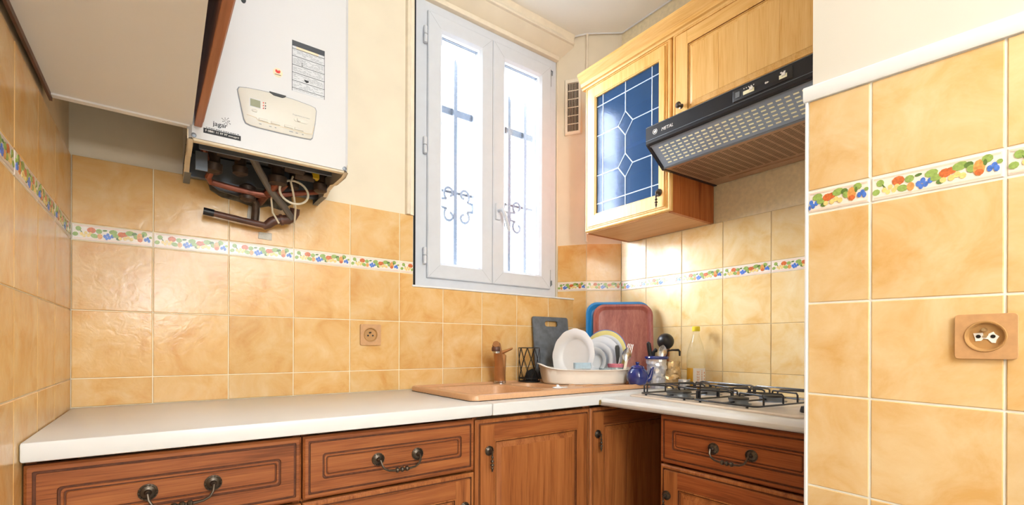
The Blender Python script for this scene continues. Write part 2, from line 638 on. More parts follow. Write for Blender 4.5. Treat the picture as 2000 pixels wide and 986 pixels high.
TWIN = frame((P1[0], P1[1], 0), (PW[0] - P1[0], PW[1] - P1[1], 0), (-(PW[1] - P1[1]), (PW[0] - P1[0]), 0))
LWIN = math.dist(P1, PW)
b = MB()
b.loft([[TWIN(x, z, -TT if k < 2 else -0.16) for k, x in enumerate((0, LWIN, LWIN + 0.06, 0))] for z in (0, CEIL)])
b.box(1.692, 1.95, 1.897, 2.02, 0, CEIL)
w_rev = struct('wall_window_side', b, M_PLASTER)
TCOR = frame((P0[0], P0[1], 0), (P1[0] - P0[0], P1[1] - P0[1], 0), (-(P1[1] - P0[1]), (P1[0] - P0[0]), 0))
LCOR = math.dist(P0, P1)
b = MB()
b.loft([[TCOR(x, z, -TT if k < 2 else -0.16) for k, x in enumerate((-0.0, LCOR, LCOR, -0.0))] for z in (0, CEIL)])
w_cor = struct('wall_corner', b, M_PLASTER)
b = MB().box(XH + TT, XH + 0.2, 0.3, P0[1] + 0.12, 0, CEIL)
w_right = struct('wall_right', b, M_SPECKLE)
# near wall: the projecting pier whose tiled face fills the right of the view
b = MB().box(1.2155, XH + 0.2, REAR, 0.4705, 0, CEIL)
w_front = struct('wall_front', b, M_PLASTER_N)
b = MB().box(-0.5, 2.2, REAR - 0.2, REAR, 0, CEIL)
struct('wall_rear', b, M_PLASTER)

# ------------------------------------------------------------------ tiles
ZS = dict(top=1.6225, bt=1.4274, bb=1.3797, A=1.1798, B=0.983)
TILE_CACHE = {}


def tile(parent, T, poly, mat, gap, name='tile'):
    """one tile: bevelled slab from a polygon in (along, up)"""
    cx = sum(p[0] for p in poly) / len(poly)
    cy = sum(p[1] for p in poly) / len(poly)

    def shrink(d):
        out = []
        n = len(poly)
        for i in range(n):
            a, p, c = Vector(poly[i - 1]), Vector(poly[i]), Vector(poly[(i + 1) % n])
            e1, e2 = (p - a).normalized(), (c - p).normalized()
            n1, n2 = Vector((-e1.y, e1.x)), Vector((-e2.y, e2.x))
            q = p + (n1 + n2) * d / max(1 + n1.dot(n2), 0.2)
            out.append((q.x, q.y))
        return out
    a, c = shrink(gap / 2), shrink(gap / 2 + 0.0014)
    j = random.uniform(-0.0004, 0.0004)
    mb = MB()
    mb.loft([[(*p, -TT + 0.0005) for p in a], [(*p, -0.0014 + j) for p in a], [(*p, j) for p in c]], T=T)
    return obj(name, mb, mat, parent)


FRUIT = [  # kind, u, v, ru, rv, rotation, in fractions of the border tile
    (0, .085, .70, .030, .13, .3), (0, .05, .36, .030, .11, .9), (1, .12, .52, .006, .14, .9),
    (4, .12, .40, .018, .09, 0), (4, .15, .30, .018, .09, 0), (4, .17, .48, .018, .09, 0), (4, .20, .33, .018, .09, 0),
    (2, .235, .66, .046, .16, .1), (4, .225, .44, .020, .10, 0), (0, .27, .34, .040, .12, -.4), (0, .325, .64, .034, .13, .2),
    (3, .335, .34, .027, .15, 0), (1, .395, .72, .026, .05, .3),
    (5, .395, .38, .018, .10, 0), (5, .43, .48, .018, .10, 0), (5, .45, .32, .018, .10, 0), (5, .485, .42, .018, .10, 0), (5, .415, .26, .016, .09, 0),
    (0, .495, .68, .045, .13, .3), (0, .53, .48, .040, .11, .2), (1, .56, .30, .028, .08, .1),
    (2, .595, .58, .040, .15, 0), (2, .635, .62, .036, .12, .1), (4, .58, .34, .022, .09, 0),
    (4, .64, .36, .022, .10, 0), (4, .68, .44, .022, .10, 0), (4, .72, .36, .022, .10, 0),
    (0, .70, .72, .050, .14, .3), (1, .76, .70, .030, .10, .5), (0, .78, .54, .030, .13, .6),
    (3, .83, .52, .036, .26, 0), (2, .83, .36, .028, .10, 0), (0, .885, .78, .034, .13, -.5), (1, .87, .66, .012, .10, 0),
    (5, .90, .42, .017, .10, 0), (5, .93, .50, .017, .10, 0), (5, .945, .38, .017, .10, 0), (0, .965, .60, .018, .07, .4)]
FM = [M_LEAF, M_LEAFD, M_FRUIT, M_PEACH, M_GRAPEY, M_GRAPEB]


def border(parent, T, x0, x1, z0, z1, gap, full0=None, full1=None, flip=False, zf=None):
    """border tile with its printed frieze; full0..full1 is the uncut tile the print belongs to"""
    zf = zf or (lambda x: 0.0)
    poly = [(x0, z0 + zf(x0)), (x1, z0 + zf(x1)), (x1, z1 + zf(x1)), (x0, z1 + zf(x0))]
    t = tile(parent, T, poly, M_BORDER, gap, 'border_tile')
    f0 = x0 if full0 is None else full0
    f1 = x1 if full1 is None else full1
    L, H = f1 - f0, z1 - z0
    mb = MB()
    lo, hi = x0 + 0.006, x1 - 0.006
    for v in (.13, .87):
        mb.loft([[(x, z0 + H * (v - .035) + zf(x), d), (x, z0 + H * (v + .035) + zf(x), d)] for x, d in ((lo, .0006), (hi, .0006))], 6, False, False, T, closed=False)
    lay = 0.0008
    for kd, u, v, ru, rv, rot in FRUIT:
        if flip:
            u, rot = 1 - u, -rot
        cx = f0 + u * L
        if cx < x0 + 0.004 or cx > x1 - 0.004:
            continue
        rr = min(ru * L * 1.15, cx - x0 - 0.002, x1 - 0.002 - cx)
        mb.ellipse(cx, z0 + v * H + zf(cx), max(rr, .001), rv * H * 1.12, rot * .6, 0.0003, lay, 9, kd, T)
        lay += 0.00002
    p = obj('fruit_print', mb, FM + [M_PINK], t)
    return t


def tile_field(parent, T, xs, zs, mat, gap, zf=None, skip=lambda i, k: False):
    zf = zf or (lambda x: 0.0)
    for i in range(len(xs) - 1):
        for k in range(len(zs) - 1):
            if skip(i, k):
                continue
            x0, x1 = xs[i], xs[i + 1]
            tile(parent, T, [(x0, zs[k] + zf(x0)), (x1, zs[k] + zf(x1)), (x1, zs[k + 1] + zf(x1)), (x0, zs[k + 1] + zf(x0))], mat, gap)


def grout(parent, T, poly, mat):
    mb = MB().prism(poly, -TT - 0.001, -0.0021, 0, T)
    return obj('grout', mb, mat, parent)


# back wall
TB = frame((0, YB, 0), (1, 0, 0), (0, -1, 0))
xs = [XL, -0.0289] + [0.1713 + 0.2 * i for i in range(8)] + [1.7466]
full = xs[:6]                                           # columns up to .7713
tile_field(w_back, TB, xs, [0.9005, ZS['B'], ZS['A']], M_TILE, 0.003)
tile_field(w_back, TB, xs[:6], [ZS['A'], ZS['bb']], M_TILE, 0.003)
tile_field(w_back, TB, xs[:6] + [0.8315], [ZS['bt'], ZS['top']], M_TILE, 0.003)
tile(w_back, TB, [(.7713, ZS['A']), (.9713, ZS['A']), (.9713, 1.328), (.8315, 1.328), (.8315, ZS['bb']), (.7713, ZS['bb'])], M_TILE, 0.003)
tile_field(w_back, TB, xs[6:], [ZS['A'], 1.328], M_TILE, 0.003, skip=lambda i, k: False)
for i in range(5):
    border(w_back, TB, xs[i], xs[i + 1], ZS['bb'], ZS['bt'], 0.003)
border(w_back, TB, .7713, .8315, ZS['bb'], ZS['bt'], 0.003, .7713, .9713)
grout(w_back, TB, [(XL, .90), (1.7466, .90), (1.7466, 1.329), (.8315, 1.329), (.8315, ZS['top']), (XL, ZS['top'])], M_GROUT)
# dirty mortar round the boiler pipes, and two filler patches
mb = MB()
pts = [(.105, 1.635), (.36, 1.635), (.365, 1.585), (.33, 1.555), (.29, 1.563), (.25, 1.548), (.20, 1.562), (.15, 1.568), (.118, 1.585)]
mb.prism(pts, -0.003, 0.004, 0, TB)
o = obj('mortar_patch', mb, M_MORTAR, w_back, bevel=0.002)
for poly in ([(.222, 1.50), (.262, 1.498), (.264, 1.556), (.228, 1.556)], [(.258, 1.447), (.300, 1.445), (.300, 1.470), (.260, 1.470)]):
    mb = MB().prism(poly, -0.003, 0.003, 0, TB)
    obj('filler_patch', mb, M_GREYPATCH, w_back, bevel=0.001)
# left wall
TL = frame((XL, 0, 0), (0, 1, 0), (1, 0, 0))
yl = [0.2243, 0.4183, 0.6123, 0.8063, 1.0003, 1.1943, 1.3873, 1.5812, YB]
tile_field(w_left, TL, yl, [0.52, 0.755, 0.983, 1.1798, 1.3797], M_TILE, 0.0025)
tile_field(w_left, TL, yl, [1.4274, 1.6201], M_TILE, 0.0025)
for i in range(len(yl) - 1):
    border(w_left, TL, yl[i], yl[i + 1], 1.3797, 1.4274, 0.0025, flip=True)
grout(w_left, TL, [(yl[0], .5), (YB - .0005, .5), (YB - .0005, 1.6201), (yl[0], 1.6201)], M_GROUT)
# window side and corner wall
zc = [0.9005, 0.979, 1.1765, 1.3745]
tile_field(w_rev, TWIN, [0, LWIN * .98], zc, M_TILE, 0.003)
tile_field(w_rev, TWIN, [0, LWIN * .98], [1.4225, 1.6196], M_TILE, 0.003)
border(w_rev, TWIN, 0, LWIN * .98, 1.3745, 1.4225, 0.003, 0, 0.2, flip=True)
grout(w_rev, TWIN, [(0, .9), (LWIN * .98, .9), (LWIN * .98, 1.6196), (0, 1.6196)], M_GROUT)
tile_field(w_cor, TCOR, [0, LCOR], zc, M_TILE, 0.003)
tile_field(w_cor, TCOR, [0, LCOR], [1.4225, 1.6196], M_TILE, 0.003)
border(w_cor, TCOR, 0, LCOR, 1.3745, 1.4225, 0.003, LCOR - .2, LCOR, flip=True)
grout(w_cor, TCOR, [(0, .9), (LCOR, .9), (LCOR, 1.6196), (0, 1.6196)], M_GROUT)
# hob wall, x runs toward the camera
TH_ = frame((XH, P0[1], 0), (0, -1, 0), (-1, 0, 0))
xh = [0, P0[1] - 1.491, P0[1] - 1.291, P0[1] - 1.091, P0[1] - 0.891, P0[1] - 0.691, P0[1] - .491]
tile_field(w_right, TH_, xh, [0.889, 0.9746, 1.1731, 1.3723], M_TILE_LIT, 0.0022)
tile_field(w_right, TH_, xh, [1.4199, 1.618], M_TILE_LIT, 0.0022)
for i in range(len(xh) - 1):
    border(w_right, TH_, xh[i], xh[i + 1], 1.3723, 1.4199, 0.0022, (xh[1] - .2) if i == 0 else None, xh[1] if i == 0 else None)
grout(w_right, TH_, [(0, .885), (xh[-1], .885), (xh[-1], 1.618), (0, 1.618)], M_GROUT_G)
# near wall, rows very slightly out of level
TN = frame((XN, 0.4771, 0), (0, -1, 0), (-1, 0, 0))
ref = 0.4771 - 0.3557
def zfn(x): return -0.0175 * (x - ref)
xn = [0, ref, ref + .2, ref + .4, ref + .6]
def ztop(x): return 1.652 - 0.0545 * x
tile_field(w_front, TN, xn, [0.34, 0.55, 0.7596, 0.9713, 1.1803, 1.3877], M_TILE_N, 0.0042, zfn)
for i in range(4):
    x0, x1 = xn[i], xn[i + 1]
    tile(w_front, TN, [(x0, 1.4401 + zfn(x0)), (x1, 1.4401 + zfn(x1)), (x1, ztop(x1)), (x0, ztop(x0))], M_TILE_N, 0.0042)
    border(w_front, TN, x0, x1, 1.3877, 1.4401, 0.0042, x1 - .2, x1, zf=zfn)
grout(w_front, TN, [(0, .3), (xn[-1], .3), (xn[-1], ztop(xn[-1])), (0, ztop(0))], M_GROUT_W)
for o_ in [c for c in w_front.children if c.name.startswith('grout')]:
    pass

# ------------------------------------------------------------------ trims
mb = MB()
mb.loft([[TN(x, z + (ztop(x)), d) for z, d in ((-.001, -.007), (-.001, .005), (.004, .008), (.030, .008), (.033, .005), (.033, -.007))] for x in (-0.008, 1.2)])
struct('trim_1', mb, M_TRIMW)
mb = MB().box(1.2045, 1.222, .4771, .4825, 0, 1.652)
struct('trim_2', mb, M_TRIMW, bevel=0.001)
mb = MB()                                              # cream moulding left of the window
prof = [(.796, 0), (.799, .012), (.806, .017), (.814, .012), (.817, .006), (.824, .008), (.8315, .004), (.8315, -.01), (.796, -.01)]
mb.loft([[TB(x, z, d) for x, d in prof] for z in (1.621, CEIL)])
struct('trim_3', mb, M_TRIMC)
mb = MB().box(.826, 1.748, YB - .004, YW, 1.327, 1.3345)  # white ledge under the window
struct('trim_4', mb, M_TRIMW, bevel=0.001)
mb = MB()                                              # rounded edge and cove over the window
mb.loft([[(x, YB + dy, z) for dy, z in ((.010, 2.672), (-.006, 2.674), (-.010, 2.681), (-.004, 2.688), (.0, 2.700), (-.006, 2.712), (-.012, CEIL), (.010, CEIL))] for x in (.8315, 1.742)])
struct('trim_5', mb, M_TRIMC)
mb = MB().box(.8315, 1.69, YW - .020, YW + .06, 2.600, 2.624)
struct('trim_6', mb, M_TRIMC, bevel=0.004, seg=2)
mb = MB()                                              # white caulk line under the ceiling on the hob side
mb.tube([(PW[0] + .02, PW[1] - .03, CEIL), (P1[0] - .004, P1[1] - .004, CEIL), (P0[0] - .001, P0[1] - .002, CEIL), (XH + .004, .5, CEIL)], .005, 6)
struct('trim_7', mb, M_TRIMW)
mb = MB()
mb.tube([(P1[0] - .002, P1[1] - .003, 1.63), (P1[0] - .002, P1[1] - .003, CEIL)], .006, 8)
struct('trim_8', mb, M_TRIMC)

# ------------------------------------------------------------------ window
win = tag(bpy.data.objects.new('window_1', None), kind='structure')
COL.objects.link(win)
win.location = (1.275, YW, 1.345)
ROOT[win.name] = Matrix.Translation(win.location)
TWD = frame((0, YW, 0), (1, 0, 0), (0, -1, 0))
fx0, fx1, fz0, fz1 = 0.845, 1.6855, 1.334, 2.600


def rframe(mb, x0, x1, z0, z1, w, d0, d1, T, wl=None, wr=None, wt=None, wb=None, bead=0.0):
    """mitred frame of four bars"""
    wl, wr, wt, wb = wl or w, wr or w, wt or w, wb or w
    O = [(x0, z0), (x1, z0), (x1, z1), (x0, z1)]
    I = [(x0 + wl, z0 + wb), (x1 - wr, z0 + wb), (x1 - wr, z1 - wt), (x0 + wl, z1 - wt)]
    J = [(x0 + wl + bead, z0 + wb + bead), (x1 - wr - bead, z0 + wb + bead), (x1 - wr - bead, z1 - wt - bead), (x0 + wl + bead, z1 - wt - bead)]
    e = 0.004
    Oe = [(x0 + e, z0 + e), (x1 - e, z0 + e), (x1 - e, z1 - e), (x0 + e, z1 - e)]
    r = [[(*p, d0) for p in O], [(*p, d1 - e) for p in O], [(*p, d1) for p in Oe], [(*p, d1) for p in I], [(*p, d1 - .012) for p in J], [(*p, d0) for p in J]]
    mb.loft(r + [r[0]], 0, False, False, T)


mb = MB()
rframe(mb, fx0, fx1, fz0, fz1, .05, -.055, .0, TWD, wl=.084, wr=.048, wt=.052, wb=.050)
obj('window_frame', mb, M_PVC, win, sharp=25)
SASH = [(0.9265, 1.2695, .062, .060, .012), (1.2715, 1.6385, .062, .062, .012)]
sz0, sz1 = 1.381, 2.553
for i, (x0, x1, wl, wr, bd) in enumerate(SASH):
    mb = MB()
    rframe(mb, x0, x1, sz0, sz1, .062, -.048, .014, TWD, wl=wl, wr=wr, wt=.062, wb=.060, bead=bd)
    if i == 0:
        for z in (sz0 + .03,):
            pass
    s = obj('sash', mb, M_PVC, win, sharp=25)
    mb = MB()
    mb.box(x0 + wl + .004, x1 - wr - .004, sz0 + .064, sz1 - .066, -.026, -.022, 0, TWD)
    obj('pane', mb, G_WIN, s)
    mb = MB()
    ix0, ix1, iz0, iz1 = x0 + wl + bd, x1 - wr - bd, sz0 + .060 + bd, sz1 - .062 - bd
    rframe(mb, ix0 - .002, ix1 + .002, iz0 - .002, iz1 + .002, .004, -.024, -.016, TWD)
    obj('glazing_bead', mb, M_SEAL, s)
    # mitre joints at the sash corners
    mb = MB()
    for cx, cz, sx, szn in ((x0, sz0, 1, 1), (x1, sz0, -1, 1), (x0, sz1, 1, -1), (x1, sz1, -1, -1)):
        w = wl if sx > 0 else wr
        mb.prism([(cx + sx * .006, cz + szn * .005), (cx + sx * .0068, cz + szn * .005), (cx + sx * w, cz + szn * .0605), (cx + sx * (w - .0008), cz + szn * .0605)], .0138, .0143, 0, TWD)
    obj('mitre_joint', mb, M_SEAL, s)
mb = MB().box(1.2695, 1.2715, sz0 + .002, sz1 - .002, -.03, .010, 0, TWD)
obj('meeting_gap', mb, M_SEAL, win)
mb = MB()
rframe(mb, .9240, 1.641, sz0 - .0025, sz1 + .0025, .0025, -.03, .0015, TWD)
obj('frame_seal', mb, M_SEAL, win)
mb = MB().box(.8315, .846, YB + .012, YW - .002, 1.334, 2.62)
obj('edge_gap', mb, M_GAP, win)
for z in (2.440, 1.957, 1.475):
    mb = MB()
    for q in (0, 1):
        mb.lathe([(.003, 0), (.0085, .002), (.0085, .034), (.006, .037)], 12, 0, lambda x, y, h, q=q, z=z: TWD(.9135 + x, z - .037 + q * .0375 + h, .012 + y))
    obj('hinge', mb, M_PVC, win)
for z, s in ((2.50, 1), (1.44, -1)):
    mb = MB().box(1.6395, 1.6455, z - .045, z + .045, 0, .006, 0, TWD)
    mb.tube([TWD(1.642, z + .040 * s, .004), TWD(1.650, z + .034 * s, .010), TWD(1.648, z + .012 * s, .010)], .003, 6)
    obj('sash_stay', mb, M_STEELG, win, bevel=.0005)
mb = MB()
panel(mb, 1.283, 1.311, 1.690, 1.772, [(0, .013, .006), (0, .021, .006), (.003, .024, .005)], TWD)
hp = obj('handle', mb, M_PVC, win)
mb = MB()
mb.tube([TWD(1.297, 1.733, .022), TWD(1.297, 1.733, .046), TWD(1.300, 1.730, .054), TWD(1.308, 1.715, .057), TWD(1.334, 1.640, .058), TWD(1.336, 1.634, .058)], [.008, .008, .0085, .0085, .0075, .005], 10)
obj('handle_lever', mb, M_PVC, hp)

# wrought-iron grille outside the window
YG = 2.06
gr = thing('window_grille', 'pale painted iron bars with scrollwork outside the window', 'window bars', (1.37, YG, 1.25))
bars = [1.160, 1.270, 1.380, 1.490, 1.598]
for i, x in enumerate(bars):
    mb = MB()
    top = 2.475 if i < 2 else 2.40
    mb.loft([[(x + sx * .0095, YG + sy * .0095, z) for sx, sy in ((-1, -1), (1, -1), (1, 1), (-1, 1))] for z in (1.25, top)] + [[(x + sx * .002, YG + sy * .002, top + .03) for sx, sy in ((-1, -1), (1, -1), (1, 1), (-1, 1))]])
    obj('bar', mb, M_IRON, gr)
for z, h in ((2.245, .017), (1.845, .006), (1.30, .015)):
    mb = MB().box(0.90, 1.68, YG + .008, YG + .014, z - h, z + h)
    obj('rail', mb, M_IRON, gr)


def scroll(cx, cz, s, up):
    pts = []
    for k in range(22):
        a = k / 21
        ang = math.radians(-60 + 330 * a)
        r = .036 * (1 - .62 * a)
        pts.append((cx + s * (r * math.cos(ang) * .9), YG - .004, cz + up * (r * math.sin(ang))))
    return pts


for x, s in ((1.270, -1), (1.490, 1), (1.07, 1), (1.270, 1), (1.490, -1)):
    mb = MB()
    a = scroll(x + s * .058, 1.835, -s, 1)
    c = scroll(x + s * .058, 1.725, -s, -1)
    mb.tube(list(reversed(a)), .0065, 6)
    mb.tube(c, .0065, 6)
    mb.tube([a[0], (x + s * .012, YG - .004, 1.80), (x + s * .008, YG - .004, 1.78), (x + s * .012, YG - .004, 1.76), c[0]], .0065, 6)
    obj('scroll', mb, M_IRON, gr)

# ------------------------------------------------------------------ worktops
mb = MB()
sink_hole = [(.86, 1.36), (1.62, 1.36), (1.62, 1.70), (.86, 1.70)]
mb.prism([(XL + .001, 1.226), (.8297, 1.226), (.8297, YB - .001), (XL + .001, YB - .001)], .862, .90)
obj_w1 = tag(obj('worktop', mb, M_TOP, bevel=.005, seg=2), 'long white laminate worktop left of the sink', 'worktop', 'kitchen worktops')
mb = MB()
mb.prism([(.8322, 1.226), (1.326, 1.226), (1.326, 1.238), (XH - .003, 1.238), (XH - .003, 1.645), (1.783, 1.762), (1.742, YB - .003), (.8322, YB - .001)], .862, .90, 0,
         holes=[[(.855, 1.365), (.855, 1.715), (1.36, 1.715), (1.36, 1.365)]])
tag(obj('worktop', mb, M_TOP, bevel=.0025), 'white corner worktop carrying the terracotta sink', 'worktop', 'kitchen worktops')
mb = MB()
pr = [(0, .888), (-.004, .888), (XH - 1.323 - .012 - .003, .888)]
prof = [(XH - .002, .888), (1.334, .888), (1.326, .886), (1.320, .881), (1.317, .874), (1.319, .866), (1.325, .860), (1.333, .8575), (XH - .002, .8575)]
mb.loft([[(x, y, z) for x, z in prof] for y in (1.2365, .30)])
wt3 = tag(obj('worktop', mb, M_TOP), 'white worktop with a rounded nose under the gas hob', 'worktop', 'kitchen worktops')
mb = MB()
mb.loft([rrect(-.007, .007, -.012, .006, .006, 0, 3), rrect(-.008, .008, -.013, .007, .007, .008, 3), rrect(-.004, .004, -.006, .006, .003, .017, 3)], 0, True, True, lambda x, y, d: (1.314 + x * .7, 1.2300 - d * .5, .874 + y))
obj('sealant', mb, plain('old_sealant', '#8A7340', 0.6, var=0.4, scale=150, bump=0.8), wt3)

# ------------------------------------------------------------------ base units
DRAWER = [(0, 0, .002), (0, .015, .002), (.005, .020, .003), (.012, .020, .003), (.0125, .017, .003), (.017, .017, .003), (.0175, .0195, .003),
          (.046, .0195, .008), (.047, .0165, .008), (.051, .0165, .007), (.0515, .0185, .007), (.055, .0185, .006), (.056, .0155, .006), (.0585, .0155, .005), (.060, .0175, .004)]
DOOR_OUT = [(0, 0, .002), (0, .015, .002), (.005, .020, .003), (.011, .020, .003), (.0115, .017, .003), (.016, .017, .003), (.0165, .0195, .003)]


M_OAKDIRT = plain('groove_grime', '#5A2E16', 0.7, var=0.3, scale=90)
HONDIRT = plain('honey_groove', '#A86C34', 0.6, var=0.2, scale=90)
DGR = [1 if k in (3, 4, 5, 7, 8, 12) else 0 for k in range(len(DRAWER) - 1)]
PGR = [1 if k in (3, 4) else 0 for k in range(len(DOOR_OUT) - 1)]


def rosette(mb, T, x, z, d, r=.016):
    mb.lathe([(r, 0), (r, .003), (r * .86, .0045), (r * .8, .003), (r * .62, .005), (r * .4, .0065), (r * .34, .012), (r * .24, .014)], 18, 0,
             lambda a, c, h: T(x + a, z + c, d + h))
    for k in range(14):
        an = 2 * PI * k / 14
        mb.box(-.0014, .0014, -.0014, .0014, .003, .0055, 0, lambda a, c, h: T(x + r * .88 * math.cos(an) + a, z + r * .88 * math.sin(an) + c, d + h))


def bail(parent, T, x, z, d, w=.116):
    mb = MB()
    for s in (-1, 1):
        rosette(mb, T, x + s * w / 2, z, d, .0175)
        mb.tube([(x + s * w / 2, z, d + .008), (x + s * w / 2, z - .001, d + .021)], [.0045, .0035], 8, 0, T=T)
    pts = [(x - w / 2, z, d + .020), (x - w / 2 + .002, z - .012, d + .026), (x - w / 2 + .008, z - .022, d + .028), (x - w / 2 + .020, z - .028, d + .029)]
    pts += [(x - .022, z - .030, d + .029), (x + .022, z - .030, d + .029)] + [(2 * x - p[0], p[1], p[2]) for p in reversed(pts)]
    mb.tube(pts, [.003, .003, .0028, .003, .0035, .0035, .003, .0028, .003, .003], 8, 0, T=T)
    for q in (-.014, 0, .014):
        mb.lathe([(.002, -.0066), (.006, -.004), (.0074, 0), (.006, .004), (.002, .0066)], 12, 0, lambda a, c, h, q=q: T(x + q + h, z - .030 + a, d + .029 + c))
    return obj('handle', mb, M_BRASSD, parent)


def drop(parent, T, x, z, d, tilt=0.0):
    mb = MB()
    rosette(mb, T, x, z, d, .0155)
    mb.tube([(x, z, d + .01), (x, z - .001, d + .020)], [.005, .004], 8, 0, T=T)
    t = lambda h: (x - tilt * h, z - h, d + .019)
    mb.tube([t(0), t(.012), t(.03), t(.055)], [.003, .0025, .0025, .002], 8, 0, T=T)
    for h, r in ((.018, .0045), (.030, .0058), (.042, .0065), (.052, .0048), (.058, .003)):
        mb.lathe([(.0015, -.005), (r * .8, -.003), (r, 0), (r * .8, .003), (.0015, .005)], 12, 0, lambda a, c, q, h=h: T(t(h)[0] + a, t(h)[1] + q, t(h)[2] + c))
    return obj('handle', mb, M_BRASSD, parent)


def door_panel(unit, T, x0, x1, z0, z1, mats, sw=.068, name='door', planks=3):
    """frame-and-panel door: stiles, rails, raised field of vertical boards"""
    mh, mv = mats
    mb = MB()
    panel(mb, x0, x1, z0, z1, DOOR_OUT, T, 0, ms=PGR if mv is OAKZ else None)
    d = obj(name, mb, [mv, M_OAKDIRT], unit, sharp=25)
    for xa, xb in ((x0 + .017, x0 + sw), (x1 - sw, x1 - .017)):
        mb = MB().box(xa, xb, z0 + .017, z1 - .017, .0185, .0235, 0, T)
        obj('stile', mb, mv, d, bevel=.0006)
    for za, zb in ((z0 + .017, z0 + sw), (z1 - sw, z1 - .017)):
        mb = MB().box(x0 + sw, x1 - sw, za, zb, .0185, .0233, 0, T)
        obj('rail', mb, mh, d, bevel=.0006)
    mb = MB()
    q = sw
    panel(mb, x0 + q, x1 - q, z0 + q, z1 - q, [(0, .0195, .001), (0, .0250, .001), (.004, .0250, .001), (.0045, .0200, .001), (.0065, .0200, .001), (.007, .0230, .001), (.009, .0230, .001), (.0095, .0199, .001), (.026, .0262, .001)], T,
          ms=[0, 0, 1, 1, 1 if mv is OAKZ else 0, 0, 1 if mv is OAKZ else 0, 0])
    obj('raised_panel', mb, [mv, M_OAKDIRT if mv is OAKZ else HONDIRT], d, sharp=20)
    n = planks
    fx0, fx1 = x0 + q + .026, x1 - q - .026
    w = (fx1 - fx0) / n
    for k in range(n):
        mb = MB().box(fx0 + k * w, fx0 + (k + 1) * w - .0004, z0 + q + .026, z1 - q - .026, .0258, .0270, 0, T)
        obj('plank', mb, mv, d, bevel=.0004)
    return d


def base_unit(name, label, T, x0, x1, ztop, depth, drawer, door_z0=.12, handle='bail', door_handle=None, flip=1):
    u = thing(name, label, 'cabinet', T((x0 + x1) / 2, .0, -.02), 0, 'oak base units')
    mb = MB()
    mb.box(x0 + .001, x1 - .001, .0, .10, -depth, -.05, 0, T)
    obj('plinth', mb, OAKZ, u)
    for xa, xb in ((x0 + .001, x0 + .017), (x1 - .017, x1 - .001)):
        obj('side_panel', MB().box(xa, xb, .10, .855, -depth, -.002, 0, T), OAKZ, u)
    obj('bottom_panel', MB().box(x0 + .017, x1 - .017, .10, .116, -depth, -.002, 0, T), OAKZ, u)
    obj('back_panel', MB().box(x0 + .017, x1 - .017, .116, .70, -depth, -depth + .006, 0, T), OAKZ, u)
    g = .0015
    if drawer:
        mb = MB()
        panel(mb, x0 + g, x1 - g, ztop - .158, ztop, DRAWER, T, ms=DGR)
        dr = obj('drawer', mb, [OAKX if abs(T(1, 0, 0)[0] - T(0, 0, 0)[0]) > .5 else OAKY, M_OAKDIRT], u, sharp=20)
        bail(dr, T, (x0 + x1) / 2, ztop - .0815, .0175)
        zt = ztop - .165
    else:
        zt = ztop
    mh = OAKX if abs(T(1, 0, 0)[0] - T(0, 0, 0)[0]) > .5 else OAKY
    d = door_panel(u, T, x0 + g, x1 - g, door_z0, zt, (mh, OAKZ))
    if door_handle is not None:
        drop(d, T, door_handle, zt - .099, .0230)
    return u


TF = frame((0, 1.268, 0), (1, 0, 0), (0, -1, 0))
YDEPTH = .54
base_unit('base_cabinet', 'oak drawer unit in the left corner beneath the long white worktop', TF, -.2135, .2755, .853, YDEPTH, True, door_handle=.235)
base_unit('base_cabinet', 'weathered oak drawer unit between the corner unit and the sink door', TF, .2765, .7785, .853, YDEPTH, True, door_handle=.74)
base_unit('sink_cabinet', 'oak cabinet with a single raised-panel door below the sink', TF, .7795, 1.284, .8485, YDEPTH, False, door_handle=.8287)
base_unit('corner_cabinet', 'shadowed oak cabinet door in the dark corner beside the hob unit', TF, 1.285, 1.80, .8485, .40, False, door_handle=1.322)
TG = frame((1.3655, .984, 0), (0, -1, 0), (-1, 0, 0))
base_unit('hob_cabinet', 'oak unit with drawer and door under the gas hob', TG, 0, .50, .8525, .545, True, door_handle=.030)

# ------------------------------------------------------------------ sink and tap
sk = thing('sink', 'terracotta resin sink with one and a half bowls and drainer', 'sink', (1.25, 1.54, .90))
ox0, ox1, oy0, oy1 = .800, 1.725, 1.300, 1.775


def rr2(x0, x1, y0, y1, r, k=6):
    return [(p[0], p[1]) for p in rrect(x0, x1, y0, y1, r, 0, k)]


